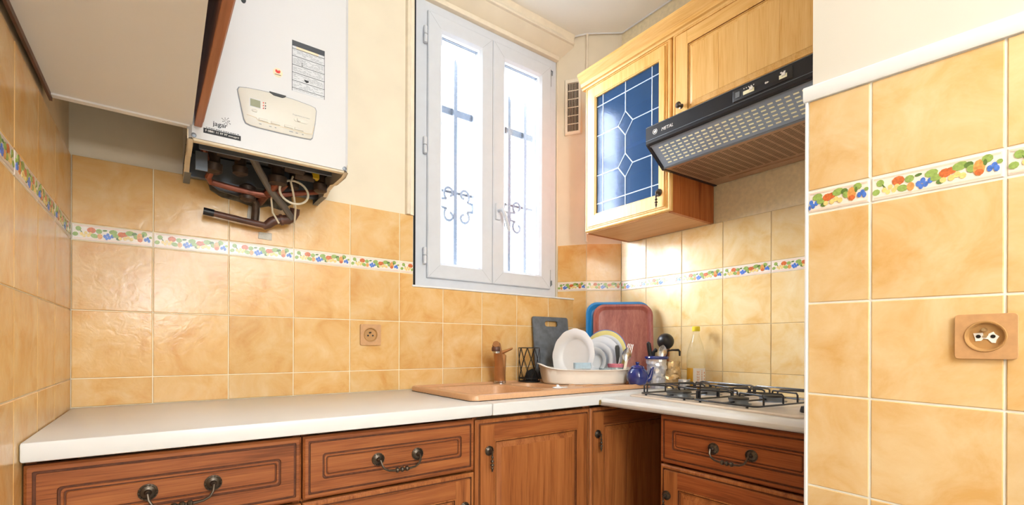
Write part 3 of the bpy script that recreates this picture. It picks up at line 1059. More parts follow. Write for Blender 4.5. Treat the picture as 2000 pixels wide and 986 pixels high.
# outer loop cut where it meets the corner wall
outer = [p for p in rr2(ox0, ox1, oy0, oy1, .03)]
bowl1 = rr2(.862, 1.190, 1.372, 1.700, .05)
bowl2 = rr2(1.215, 1.355, 1.43, 1.690, .05)
mb = MB()
def ins(f, g): return [(1.2625 + (x - 1.2625) * f, 1.5375 + (y - 1.5375) * g) for x, y in outer]
mid, inn_ = ins(.982, .966), ins(.966, .935)
mb.prism(inn_, .904, .9135, 0, holes=[bowl1, bowl2])
lo = [(1.255 + (x - 1.255) * 1.006, 1.5375 + (y - 1.5375) * 1.012) for x, y in outer]
mb.loft([[(*p, .9005) for p in lo], [(*p, .914) for p in lo], [(*p, .9192) for p in outer], [(*p, .9205) for p in ins(.991, .983)], [(*p, .9185) for p in mid], [(*p, .9135) for p in inn_]], 0, False, False)
obj('rim', mb, M_SINK, sk, bevel=0)
for nm, bl, dep in (('bowl', bowl1, .17), ('bowl', bowl2, .10)):
    cx = sum(p[0] for p in bl) / len(bl)
    cy = sum(p[1] for p in bl) / len(bl)
    mb = MB()
    def sc_(f): return [(cx + (x - cx) * f, cy + (y - cy) * f) for x, y in bl]
    mb.loft([[(*p, .9137) for p in sc_(1.02)], [(*p, .9125) for p in sc_(1.0)], [(*p, .905) for p in sc_(.97)], [(*p, .905 - dep * .9) for p in sc_(.90)], [(*p, .905 - dep) for p in sc_(.82)]], 0, False, True)
    obj('bowl', mb, M_SINK, sk)
for k in range(7):
    mb = MB()
    y = 1.40 + k * .045
    mb.tube([(1.40, y, .913), (1.42, y, .9145), (1.68, y, .9145), (1.70, y, .913)], .003, 6)
    obj('drainer_rib', mb, M_SINK, sk)
mb = MB()
so = [(1.2625 + (x - 1.2625) * 1.007, 1.5375 + (y - 1.5375) * 1.013) for x, y in outer]
mb.loft([[(*p, .8998) for p in so], [(*p, .9022) for p in so], [(*p, .9022) for p in outer]], 0, False, False)
obj('sealant', mb, M_GAP, sk)
mb = MB()
mb.lathe([(.001, .9140), (.020, .9140), (.022, .916), (.016, .919), (.006, .920), (.005, .928), (.001, .929)], 18, 0, lambda x, y, z: (x + 1.262, y + 1.405, z))
mb.tube([(1.262, 1.405, .927), (1.275, 1.402, .918), (1.295, 1.398, .9165), (1.31, 1.40, .9165)], .002, 6)
tag(obj('sink_plug', mb, M_CHINA), 'small pale sink plug lying at the front of the sink', 'plug')

tp = thing('mixer_tap', 'copper coloured mixer tap behind the sink bowls', 'tap', (1.212, 1.735, .9135))
mb = MB().lathe([(.0285, .9137), (.0285, .919), (.0265, .921), (.0265, .926)], 24, 0, lambda x, y, z: (x + 1.212, y + 1.735, z))
obj('base_ring', mb, M_CHROME, tp)
mb = MB()
mb.tube([(1.212, 1.735, .922), (1.213, 1.736, .96), (1.217, 1.738, 1.00), (1.222, 1.740, 1.040), (1.2225, 1.7405, 1.046)], [.026, .0255, .0245, .0235, .018], 20)
obj('body', mb, M_TAP, tp)
mb = MB()
mb.tube([(1.205, 1.728, .932), (1.198, 1.720, .975), (1.185, 1.705, 1.02), (1.165, 1.685, 1.062), (1.148, 1.670, 1.085), (1.140, 1.662, 1.090)], [.0245, .0225, .0195, .0185, .0185, .014], 18)
obj('spout', mb, M_TAP, tp)
mb = MB().lathe([(.017, 0), (.0185, .003), (.0185, .016), (.016, .020)], 20, 0, lambda x, y, z: (1.142 + x, 1.664 + y, 1.058 + z))
mb.lathe([(.006, -.008), (.0155, -.008), (.0155, .001)], 20, 1, lambda x, y, z: (1.142 + x, 1.664 + y, 1.058 + z))
obj('aerator', mb, [M_PIPEBROWN, M_CHROME], tp)
mb = MB()
up = Vector((.805, -.593, 0))
rr = []
for t_, wd, th, z in ((-.024, .017, .005, 1.040), (.0, .018, .009, 1.050), (.02, .017, .008, 1.058), (.042, .012, .006, 1.067), (.052, .007, .004, 1.071)):
    p = Vector((1.222, 1.740, z)) + up * t_
    q = Vector((.593, .805, 0))
    rr.append([tuple(p + q * wd * math.cos(2 * PI * k / 12) + Vector((0, 0, th * math.sin(2 * PI * k / 12)))) for k in range(12)])
mb.loft(rr)
obj('lever', mb, M_TAP, tp)
mb = MB().ellipse(0, 0, .004, .004, 0, 0, .002, 10, 0, lambda x, y, d: (1.2165 - .0145 + x * .8, 1.7145 - x * .6 - d, 1.016 + y))
obj('indicator_dot', mb, M_BLACK, tp)

# ------------------------------------------------------------------ sockets


def socket(label, T, cx, cz, broken=False, s=.041):
    o = thing('power_socket', label, 'socket', T(cx, cz - s, 0), 0, 'wall sockets')
    mb = MB()
    rc = .0275
    ring = rr2(cx - s, cx + s, cz - s, cz + s, .006, 5)
    hole = [(cx + rc * math.cos(2 * PI * k / 28), cz + rc * math.sin(2 * PI * k / 28)) for k in range(28)]
    mb.prism(ring, .0005, .0075, 0, T, holes=[hole])
    obj('cover_plate', mb, M_SOCKET, o, bevel=.002)
    mb = MB()
    mb.lathe([(.0285, .0077), (.0275, .0095), (.0255, .0090), (.0235, .0040), (.0225, .0020), (.0001, .0020)], 28, 0, lambda x, y, h: T(cx + x, cz + y, h), cap0=False)
    obj('socket_well', mb, M_SOCKIN, o)
    mb = MB()
    for dx, dz in ((-.0095, .0), (.0095, .0)) if broken else ((-.0095, -.003), (.0095, -.003)):
        mb.ellipse(cx + dx, cz + dz, .0034, .0034, 0, .002, .0032 if not broken else .0038, 14, 0, T)
    obj('pin_hole', mb, M_BLACK, o)
    mb = MB()
    if broken:
        a = [(-.0165, .006), (-.004, .007), (-.003, .001), (.003, .001), (.004, .005), (.010, .0085), (.0125, .004), (.0175, .0), (.014, -.006), (.013, -.012), (.008, -.0115), (.003, -.005), (-.003, -.004), (-.006, -.008), (-.0135, -.0085), (-.014, -.003)]
        mb.prism([(cx + x, cz + z) for x, z in a], .002, .0034, 0, T)
        obj('white_splash', mb, M_LABELW, o)
        mb = MB()
        mb.ellipse(cx - .001, cz, .0032, .0026, 0, .002, .0045, 12, 0, T)
        mb.tube([T(cx - .001, cz + .012, .003), T(cx - .001, cz + .012, .016)], [.004, .003], 12)
        obj('earth_pin', mb, M_STEEL, o)
    else:
        mb.tube([T(cx - .002, cz + .0085, .002), T(cx - .002, cz + .0085, .010)], [.0042, .0036], 12)
        obj('earth_pin', mb, M_BRASSD, o)
    return o


socket('small wood-effect wall socket on the tiles left of the tap', TB, .6505, 1.1232)
socket('wood-effect wall socket with white paint splashes on the near tiled wall', TN, .4771 - .1800, 1.1012, True)

# ------------------------------------------------------------------ boiler
BX0, BX1, BY, BZ, BT = .045, .4515, 1.456, 1.6118, 2.40
bo = thing('boiler', 'white wall-hung gas boiler with open underside and exposed pipes', 'boiler', ((BX0 + BX1) / 2, YB, BZ))
TBo = frame((0, BY, 0), (1, 0, 0), (0, -1, 0))
mb = MB()
# cover: U-shaped shell, open below and behind
t = .004
ol = [(BX0, YB - .002), (BX0, BY + .010), (BX0 + .010, BY), (BX1 - .010, BY), (BX1, BY + .010), (BX1, YB - .002)]
il = [(BX1 - t, YB - .002), (BX1 - t, BY + .012), (BX1 - .012, BY + t), (BX0 + .012, BY + t), (BX0 + t, BY + .012), (BX0 + t, YB - .002)]
mb.loft([[(x, y, z) for x, y in ol + il] for z in (BZ, BT)])
mb.box(BX0, BX1, BY, YB - .002, BT - .004, BT)
obj('cover', mb, M_WHITE, bo)
mb = MB().box(BX0 + .012, BX1 - .012, BY + .004, BY + .022, BZ - .006, BZ + .012)
obj('cover_lip', mb, M_CREAMSTEEL, bo, bevel=.002)
mb = MB().box(BX0 + .006, BX1 - .006, BY + .006, YB - .004, BZ + .075, BZ + .078)
obj('inner_tray', mb, M_BLACK, bo)
mb = MB().box(BX0 + .004, BX1 - .004, YB - .030, YB - .008, BZ - .002, BZ + .074)
obj('back_plate', mb, M_STEELG, bo, bevel=.002)
# perforated side flanges
for sx, x in ((1, BX0), (-1, BX1)):
    mb = MB()
    prof = [(BY + .004, BZ + .02), (BY + .004, BZ - .004), (BY + .03, BZ - .012), (BY + .12, BZ - .010), (BY + .15, BZ - .001), (BY + .20, BZ - .004), (BY + .24, BZ - .018), (YB - .004, BZ - .018), (YB - .004, BZ + .02)]
    mb.prism(prof, 0, .003, 0, lambda y, z, d, x=x, sx=sx: (x + sx * d, y, z))
    fl = obj('side_flange', mb, M_CREAMSTEEL, bo)
    lip = [(BY + .004, BZ - .004), (BY + .03, BZ - .012), (BY + .12, BZ - .010), (BY + .15, BZ - .003), (BY + .20, BZ - .006), (BY + .24, BZ - .019), (YB - .004, BZ - .019)]
    mb = MB().loft([[(x + sx * w_, y, z + o_) for y, z in lip] for w_, o_ in ((0, 0), (.013, 0), (.013, .002), (0, .002))], 0, False, False, closed=False)
    obj('flange_lip', mb, M_CREAMSTEEL, fl)
    mb = MB().box(min(x, x + sx * .018), max(x, x + sx * .018), BY + .24, YB - .004, BZ - .0195, BZ - .0165)
    mb.box(min(x, x + sx * .018), max(x, x + sx * .018), YB - .010, YB - .006, BZ - .018, BZ + .03)
    obj('flange_foot', mb, M_STEELG, fl, bevel=.001)
    mb = MB()
    for k in range(6):
        y = BY + .02 + k * .062
        mb.ellipse(y, BZ + (.006 if k < 3 else -.006), .003, .0018, 0, -.0006, .0036, 8, 0, lambda a, c, d, x=x, sx=sx: (x + sx * d, a, c))
    obj('screw_hole', mb, M_BLACK, fl)
for x in (BX0 + .014, BX1 - .012):
    mb = MB().lathe([(.006, 0), (.006, .002), (.003, .003)], 12, 0, lambda a, c, h, x=x: TBo(x + a, BZ + .006 + c, h))
    obj('cover_screw', mb, M_STEELG, bo)
mb = MB().ellipse(.1690, 2.011, .006, .008, 0, 0, .002, 14, 0, TBo)
obj('vent_hole', mb, M_BLACK, bo)
# control panel
mb = MB()
def cp(inset, d):
    o_ = [(.1540, 1.7660), (.1580, 1.7740), (.1760, 1.7785), (.2150, 1.7825), (.2560, 1.7845), (.3000, 1.7830), (.3400, 1.7795), (.3540, 1.7765), (.3580, 1.7680), (.3545, 1.7300),
          (.3475, 1.6850), (.3420, 1.6785), (.3100, 1.6765), (.2564, 1.6755), (.2050, 1.6755), (.1850, 1.6765), (.1740, 1.6800), (.1690, 1.6900), (.1620, 1.7250)]
    cx, cz = .2565, 1.7285
    return [(cx + (x - cx) * (1 - inset / .10), cz + (z - cz) * (1 - inset / .055), d) for x, z in o_]
mb.loft([cp(0, -.001), cp(0, .0012)], T=TBo)
rim = obj('panel_groove', mb, M_INKG, bo)
mb = MB()
mb.loft([cp(.0022, .0), cp(.0022, .003), cp(.004, .0042)], T=TBo)
pan = obj('control_panel', mb, M_BEIGE, bo)
mb = MB().box(.1855, .2100, 1.7305, 1.7500, .0035, .0050, 0, TBo)
obj('lcd_screen', mb, M_LCD, pan)
mb = MB()
panel(mb, .1835, .2120, 1.7285, 1.7520, [(0, .0040, .002), (0, .0046, .002)], TBo)
obj('lcd_bezel', mb, M_WHITE, pan)
mb = MB()
for k in range(3):
    mb.ellipse(.2175, 1.7475 - k * .0075, .0016, .0016, 0, .004, .0052, 8, 0, TBo)
    mb.ellipse(.2225, 1.7482 - k * .0075, .0014, .0014, 0, .004, .0052, 8, 1, TBo)
obj('indicator_light', mb, [M_RED, M_INK], pan)
mb = MB()
panel(mb, .1890, .2025, 1.7165, 1.7235, [(0, .004, .0035), (0, .0056, .0035), (.0015, .0064, .003)], TBo)
panel(mb, .2960, .3330, 1.7200, 1.7310, [(0, .004, .0055), (0, .0054, .0055), (.0012, .0050, .004)], TBo)
panel(mb, .3040, .3130, 1.7212, 1.7298, [(0, .005, .002), (0, .0075, .002), (.001, .0080, .002)], TBo)
for x in (.206, .236, .270, .297):
    panel(mb, x, x + .024, 1.6965, 1.7030, [(0, .004, .002), (0, .0062, .002), (.0012, .0070, .0015)], TBo)
obj('button', mb, M_BEIGE, pan)
mb = MB()
mb.tube([TBo(.178, 1.7045, .0043), TBo(.200, 1.7020, .0046), TBo(.205, 1.6955, .0046), TBo(.330, 1.6930, .0046), TBo(.345, 1.6960, .0043), TBo(.350, 1.7200, .0043)], .0009, 6)
obj('panel_line', mb, M_CREAMSTEEL, pan)
mb = MB()
for x, w in ((.207, .006), (.232, .006), (.246, .004), (.283, .010), (.300, .006), (.317, .004)):
    mb.box(x, x + w, 1.6865, 1.6885, .0042, .0046, 0, TBo)
tag(obj('panel_mark', mb, M_INKG, pan), kind='stuff')
mb = MB()
text_into(mb, 'Programme journalier', .0052, lambda x, y, d: TBo(.292 + x, 1.7365 + y, .0043 + d), 0, .0003)
obj('panel_print', mb, M_INKG, pan)
mb = MB()
mb.prism([(.232, 1.7845), (.275, 1.7850), (.272, 1.7795), (.265, 1.7760), (.243, 1.7760), (.236, 1.7795)], .001, .0055, 0, TBo)
obj('finger_catch', mb, M_BLACK, pan, bevel=.0008)
# stickers
mb = MB().box(.2905, .3800, 1.8075, 1.9520, 0, .0004, 0, TBo)
st = tag(obj('sticker', mb, M_STICK, bo), 'tall grey instruction sticker')
mb = MB()
mb.box(.2905, .3800, 1.9365, 1.9520, .0004, .0007, 0, TBo)
for z in (1.9290, 1.9080, 1.8830, 1.8610, 1.8380, 1.8170):
    mb.box(.2905, .3800, z - .0007, z + .0007, .0004, .0008, 0, TBo)
for x in (.2905, .3788):
    mb.box(x, x + .0012, 1.8080, 1.9520, .0004, .0008, 0, TBo)
obj('sticker_rule', mb, M_STICKD, st)
mb = MB().box(.3020, .3620, 1.9300, 1.9362, .0004, .0009, 0, TBo)
obj('sticker_band', mb, M_TAN, st)
mb = MB()
rnd = random.Random(3)
for z0, z1 in ((1.9095, 1.928), (1.8845, 1.9065), (1.8625, 1.882), (1.8395, 1.8595), (1.8185, 1.8365), (1.809, 1.816)):
    z = z1 - .003
    while z > z0 + .001:
        x = .294
        while x < .374:
            w = rnd.uniform(.004, .012)
            if rnd.random() < .72:
                mb.box(x, min(x + w, .376), z - .0005, z + .0005, .0004, .0007, 0, TBo)
            x += w + .0018
        z -= .0032
mb.box(.3165, .3190, 1.8850, 1.8875, .0004, .0009, 1, TBo)
mb.box(.3165, .3190, 1.8915, 1.8935, .0004, .0009, 1, TBo)
mb.prism([(.3230, 1.8490), (.3365, 1.8480), (.3350, 1.8440), (.3300, 1.8410), (.3250, 1.8440)], .0004, .0009, 1, TBo)
obj('sticker_text', mb, [M_INKG, M_INK], st)
mb = MB().ellipse(.2540, 1.8450, .0125, .0125, 0, 0, .0005, 28, 0, TBo)
rs = tag(obj('sticker', mb, M_TAN, bo), 'small round cream sticker with a red emblem')
mb = MB()
for dx, rt in ((-.0028, .5), (.0028, -.5)):
    mb.ellipse(.2540 + dx, 1.8480, .0034, .0050, rt, .0005, .0009, 14, 0, TBo)
mb.box(.2460, .2620, 1.8385, 1.8400, .0005, .0009, 1, TBo)
obj('emblem', mb, [M_RED, M_STICKD], rs)
mb = MB().box(.0795, .1640, 1.6300, 1.6430, 0, .0005, 0, TBo)
lb = tag(obj('sticker', mb, M_INK, bo), 'black strip sticker with a phone number')
mb = MB()
text_into(mb, 'F 0881 11 97 97', .0075, lambda x, y, d: TBo(.0835 + x, 1.6345 + y, d), 0, .0009)
text_into(mb, 'www.jagar.fr', .0062, lambda x, y, d: TBo(.1350 + x * .78, 1.6345 + y, d), 0, .0009)
obj('lettering', mb, M_LABELW, lb)
mb = MB()
text_into(mb, 'jagar', .0170, lambda x, y, d: TBo(.1000 + x, 1.6545 + y, d), 0, .0006)
text_into(mb, 'jagar', .0170, lambda x, y, d: TBo(.1004 + x, 1.6548 + y, d), 0, .0007)
for k in range(8):
    a = 2 * PI * k / 8 + .3
    r1 = .0105 if k % 2 else .0080
    cx, cz = .1300, 1.6735
    mb.tube([TBo(cx + .0025 * math.cos(a), cz + .0025 * math.sin(a), .0005), TBo(cx + r1 * .6 * math.cos(a + .15), cz + r1 * .6 * math.sin(a + .15), .0005), TBo(cx + r1 * math.cos(a), cz + r1 * math.sin(a), .0005)], .0004, 5)
    mb.ellipse(cx + r1 * math.cos(a), cz + r1 * math.sin(a), .0009, .0009, 0, 0, .0008, 8, 0, TBo)
for k in range(14):
    mb.box(.0850 + k * .0054, .0850 + k * .0054 + (.0045 if k % 3 else .003), 1.6445, 1.6460, 0, .0005, 0, TBo)
obj('maker_mark', mb, M_INK, bo)

# valves, pipes and cables under the boiler
def valve(x, y, z0, z1, r, mats=(M_PIPEBROWN,)):
    mb = MB()
    h = z1 - z0
    mb.lathe([(r * .55, z0), (r * .95, z0 + .006), (r, z0 + h * .28), (r * .72, z0 + h * .34), (r * .72, z0 + h * .55), (r, z0 + h * .60), (r, z0 + h * .86), (r * .6, z1)], 14, 0, lambda a, c, h: (x + a, y + c, h))
    return obj('valve', mb, M_PIPED, bo)


M_PIPED = plain('sooty_fitting', '#46372D', 0.5, metal=0.4, var=0.3, scale=50)
for x, y, z0, z1, r in ((.116, 1.655, 1.590, 1.690, .024), (.186, 1.66, 1.600, 1.690, .022), (.290, 1.66, 1.590, 1.690, .028), (.345, 1.70, 1.600, 1.690, .018), (.418, 1.65, 1.590, 1.690, .022), (.215, 1.735, 1.545, 1.60, .024)):
    valve(x, y, z0, z1, r)
def pipe(name, pts, r, mat, n=10):
    mb = MB().tube(pts, r, n)
    return obj(name, mb, mat, bo)


pipe('copper_pipe', [(.112, 1.66, 1.60), (.104, 1.68, 1.585), (.112, 1.70, 1.577), (.16, 1.71, 1.574), (.22, 1.715, 1.570), (.27, 1.72, 1.572), (.30, 1.71, 1.585), (.32, 1.69, 1.61)], .0095, M_COPPER)
pipe('copper_pipe', [(.198, 1.735, 1.566), (.25, 1.735, 1.572), (.33, 1.73, 1.588), (.39, 1.71, 1.602), (.418, 1.69, 1.604), (.424, 1.66, 1.615)], .0090, M_COPPER)
pipe('copper_pipe', [(.290, 1.66, 1.60), (.275, 1.69, 1.585), (.262, 1.74, 1.57), (.258, 1.79, 1.565)], .013, M_COPPER)
pipe('copper_pipe', [(.090, 1.62, 1.70), (.092, 1.64, 1.64), (.104, 1.655, 1.60)], .010, M_COPPER)
pipe('copper_pipe', [(.244, 1.795, 1.50), (.246, 1.79, 1.53), (.244, 1.775, 1.556), (.225, 1.76, 1.575)], .012, M_PIPED)
pipe('hose', [(.205, 1.60, 1.655), (.235, 1.64, 1.620), (.275, 1.69, 1.580), (.325, 1.735, 1.545), (.352, 1.752, 1.515)], .011, M_HOSE)
loop = [(.338 + .043 * math.cos(2 * PI * k / 26), 1.655 + .01 * math.sin(2 * PI * k / 26), 1.578 + .040 * math.sin(2 * PI * k / 26)) for k in range(26)]
mb = MB().tube(loop, .0036, 8, 0, True)
obj('cable', mb, M_CABLE, bo)
pipe('cable', [(.335, 1.66, 1.63), (.328, 1.655, 1.61), (.336, 1.66, 1.58), (.352, 1.70, 1.54), (.357, 1.74, 1.50)], .0032, M_CABLE, 8)
pipe('cable', [(.285, 1.70, 1.60), (.282, 1.72, 1.56), (.290, 1.745, 1.525), (.312, 1.76, 1.495)], .0032, M_CABLE, 8)
mb = MB()
mb.box(.075, .430, 1.560, 1.564, 1.622, 1.668)
mb.box(.100, .420, 1.64, 1.71, 1.664, 1.676)
obj('valve_rail', mb, M_STEELG, bo, bevel=.001)
mb = MB().box(.070, .100, 1.63, 1.634, 1.585, 1.640)
obj('bracket', mb, M_STEELG, bo, bevel=.001)
mb = MB().prism([(.11, 1.597), (.16, 1.607), (.235, 1.600), (.275, 1.575), (.250, 1.560), (.14, 1.575)], 0, .004, 0, lambda x, z, d: (x, 1.775 + d, z))
obj('bracket', mb, M_STEELG, bo)
mb = MB().box(.385, .407, 1.615, 1.635, 1.622, 1.648)
obj('tap_handle', mb, M_YELLOW, bo, bevel=.003)
mb = MB().box(.222, .246, 1.53, 1.545, 1.640, 1.655)
obj('connector', mb, M_BLUEP, bo, bevel=.002)
for x, y, z in ((.150, 1.60, 1.640), (.205, 1.585, 1.645), (.330, 1.61, 1.638), (.365, 1.63, 1.628)):
    mb = MB().lathe([(.012, -.030), (.014, -.026), (.014, .026), (.010, .030)], 12, 0, lambda a, c, h, x=x, y=y, z=z: (x + h, y + a, z + c))
    obj('union_nut', mb, M_PIPED, bo)

dp = thing('drain_pipe', 'brown pipe with elbow ending in a capped stub below the boiler', 'pipe', (.30, YB, 1.47))
mb = MB().tube([(.0975, 1.772, 1.503), (.1255, 1.772, 1.500)], .0115, 14)
obj('end_cap', mb, M_BLACK, dp)
mb = MB().tube([(.1245, 1.772, 1.500), (.20, 1.772, 1.4915), (.262, 1.772, 1.485), (.280, 1.774, 1.484)], .0100, 14)
obj('pipe', mb, M_PIPEBROWN, dp)
mb = MB().tube([(.266, 1.776, 1.478), (.280, 1.774, 1.488), (.292, 1.772, 1.500), (.306, 1.77, 1.508), (.322, 1.768, 1.510), (.340, 1.764, 1.513), (.353, 1.76, 1.522), (.360, 1.756, 1.537), (.361, 1.752, 1.552)], [.010, .014, .0155, .0155, .0155, .0165, .0165, .0165, .0160], 16)
obj('elbow', mb, M_PIPEBROWN, dp)
mb = MB().tube([(.317, 1.768, 1.509), (.325, 1.767, 1.511)], .019, 16)
obj('collar', mb, M_PIPEBROWN, dp)

# ------------------------------------------------------------------ white wall cabinet on the left wall
uc = thing('wall_cabinet', 'white wall cabinet with a brown door standing ajar on the left wall', 'cabinet', (-.08, 1.08, 1.6437))
mb = MB()
cy0, cy1, cx0, cx1, cz0, cz1 = .66, 1.4785, -.2060, .0560, 1.6437, 2.36
mb.box(cx0, cx1, cy0 + .018, cy1 - .018, cz0, cz0 + .018)
obj('bottom_panel', mb, M_LAMW, uc)
mb = MB().box(cx0, cx1, cy0 + .018, cy1 - .018, cz1 - .018, cz1)
obj('top_panel', mb, M_LAMW, uc)
mb = MB().box(cx0, cx1, cy1 - .018, cy1, cz0 - .004, cz1)
obj('side_panel', mb, M_LAMW, uc)
mb = MB().box(cx0, cx1, cy0, cy0 + .018, cz0 - .004, cz1)
obj('side_panel', mb, M_LAMW, uc)
mb = MB().box(cx0 - .005, cx0, cy0, cy1, cz0 - .012, cz1)
obj('back_panel', mb, M_PIPEBROWN, uc)
mb = MB()
a0 = Vector((.0590, 1.4820, 0))
dv = Vector((.0215, -.822, 0)).normalized()
nv = Vector((dv.y, -dv.x, 0)) * -1
def dr_(s_, o_, z): 
    p = a0 + dv * s_ + nv * o_
    return (p.x, p.y, z)
mb.loft([[dr_(0, 0, z), dr_(.82, 0, z), dr_(.82, .0165, z), dr_(0, .0165, z)] for z in (cz0 - .002, cz1)])
dd = obj('door', mb, WARMY, uc, bevel=.0012)
mb = MB()
mb.loft([[dr_(.012, .0165, z), dr_(.81, .0165, z), dr_(.81, .0205, z), dr_(.012, .0205, z)] for z in (cz0 + .012, cz1 - .012)])
obj('door_face', mb, OAKZ, dd, bevel=.0015)

# ------------------------------------------------------------------ glazed cabinet on the hob wall
XC = 1.600                                             # door face plane
TU = frame((XC + .022, 1.6, 0), (0, -1, 0), (-1, 0, 0))
gc = thing('glazed_cabinet', 'honey oak wall cabinet with a blue leaded glass door', 'cabinet', (1.77, 1.37, 1.617))
gy0, gy1 = 1.133, 1.603
mb = MB().box(XC + .024, XH - .002, gy0, gy0 + .016, 1.617, 2.318)
obj('side_panel', mb, SIDEZ, gc)
mb = MB().box(XC + .024, XH - .002, gy1 - .016, gy1, 1.617, 2.318)
obj('side_panel', mb, SIDEZ, gc)
mb = MB().box(XC + .022, XH - .002, gy0 + .016, gy1 - .016, 1.6175, 1.633)
obj('bottom_panel', mb, UNDERY, gc, bevel=.001)
mb = MB().box(XC + .024, XH - .002, gy0 + .016, gy1 - .016, 2.302, 2.318)
obj('top_panel', mb, UNDERY, gc)
mb = MB().box(XH - .008, XH - .002, gy0 + .016, gy1 - .016, 1.633, 2.302)
obj('back_panel', mb, M_DARKIN, gc)
mb = MB().box(XC + .05, XH - .008, gy0 + .016, gy1 - .016, 1.955, 1.970)
obj('shelf', mb, M_DARKIN, gc)
# door frame with a stepped edge, opening for the leaded light
dx0, dx1, dz0, dz1 = .003, .4715, 1.620, 2.300
ox0_, ox1_, oz0_, oz1_ = .0725, .4175, 1.694, 2.232
mb = MB()
stp = [(0, 0), (0, .012), (.004, .017), (.009, .017), (.0095, .014), (.014, .014), (.0145, .018), (.020, .018), (.0205, .022)]
outr = [[(dx0 + i, dz0 + i, d), (dx1 - i * 1.3, dz0 + i, d), (dx1 - i * 1.3, dz1 - i, d), (dx0 + i, dz1 - i, d)] for i, d in stp]
inn = [[(ox0_ - e, oz0_ - e, d), (ox1_ + e, oz0_ - e, d), (ox1_ + e, oz1_ + e, d), (ox0_ - e, oz1_ + e, d)] for e, d in ((.006, .022), (.003, .019), (0, .019), (0, 0))]
mb.loft(outr + inn + [outr[0]], 0, False, False, TU)
gd = obj('door', mb, HONZ, gc, sharp=20)
# leaded panes
wi, hi = ox1_ - ox0_, oz1_ - oz0_
bx = .038
X = [ox0_, ox0_ + bx, (ox0_ + ox1_) / 2 - .004, ox1_ - bx, ox1_]
zt, zb = oz1_ - .045, oz0_ + .045
zu, zd = oz0_ + hi * .665, oz0_ + hi * .325
rw, rh = .040, .052
xm = X[2]
U = [(xm, zu + rh), (xm + rw, zu), (xm, zu - rh), (xm - rw, zu)]
D = [(xm, zd + rh), (xm + rw, zd), (xm, zd - rh), (xm - rw, zd)]
panes = [[(X[0], zt), (X[1], zt), (X[1], oz1_), (X[0], oz1_)], [(X[1], zt), (xm, zt), (xm, oz1_), (X[1], oz1_)], [(xm, zt), (X[3], zt), (X[3], oz1_), (xm, oz1_)], [(X[3], zt), (X[4], zt), (X[4], oz1_), (X[3], oz1_)],
         [(X[0], oz0_), (X[1], oz0_), (X[1], zb), (X[0], zb)], [(X[1], oz0_), (xm, oz0_), (xm, zb), (X[1], zb)], [(xm, oz0_), (X[3], oz0_), (X[3], zb), (xm, zb)], [(X[3], oz0_), (X[4], oz0_), (X[4], zb), (X[3], zb)]]
for xa, xb in ((X[0], X[1]), (X[3], X[4])):
    for za, zc_ in ((zb, zd), (zd, zu), (zu, zt)):
        panes.append([(xa, za), (xb, za), (xb, zc_), (xa, zc_)])
panes += [U, D]
panes += [[(X[1], zu), U[3], U[0], (xm, zt), (X[1], zt)], [U[1], (X[3], zu), (X[3], zt), (xm, zt), U[0]]]
panes += [[(X[1], zd), D[3], D[0], U[2], U[3], (X[1], zu)], [D[1], (X[3], zd), (X[3], zu), U[1], U[2], D[0]]]
panes += [[(X[1], zb), (xm, zb), D[2], D[3], (X[1], zd)], [(xm, zb), (X[3], zb), (X[3], zd), D[1], D[2]]]
for p in panes:
    mb = MB().prism(p, .0085, .0115, 0, TU)
    obj('pane', mb, G_LEAD, gd)
segs = [((X[0], zt), (X[4], zt)), ((X[0], zb), (X[4], zb)), ((X[1], oz0_), (X[1], oz1_)), ((X[3], oz0_), (X[3], oz1_)), ((xm, zt), U[0]), (U[2], D[0]), (D[2], (xm, oz0_)), ((xm, zt), (xm, oz1_)),
        ((X[0], zu), U[3]), (U[1], (X[4], zu)), ((X[0], zd), D[3]), (D[1], (X[4], zd))]
segs += [(U[i], U[(i + 1) % 4]) for i in range(4)] + [(D[i], D[(i + 1) % 4]) for i in range(4)]
for a, c in segs:
    mb = MB().tube([(a[0], a[1], .0105), (c[0], c[1], .0105)], .0027, 8, 0, T=TU)
    obj('lead_strip', mb, M_LEAD, gd)
drop(gd, TU, 1.6 - 1.1790, 1.700, .020, .0)
# things behind the leaded glass
mb = MB().lathe([(.018, 0), (.055, .03), (.065, .065), (.061, .065), (.051, .03), (.001, .008)], 24, 0, lambda x, y, z: (1.75 + x, 1.36 + y, 1.9705 + z))
tag(obj('bowl', mb, M_REDBOWL), 'red bowl on the shelf behind the leaded glass', 'bowl')
for k, (x, y) in enumerate(((1.74, 1.50), (1.80, 1.44))):
    mb = MB().lathe([(.03, 0), (.036, .003), (.040, .10), (.037, .10), (.033, .006), (.001, .005)], 20, 0, lambda a, c, z: (x + a, y + c, 1.6335 + z))
    tag(obj('mug', mb, M_CHINA), ['white mug on the cabinet floor, nearest the window behind the leaded glass', 'white mug on the cabinet floor deeper behind the leaded glass'][k], 'mug', 'mugs in the glazed cabinet')

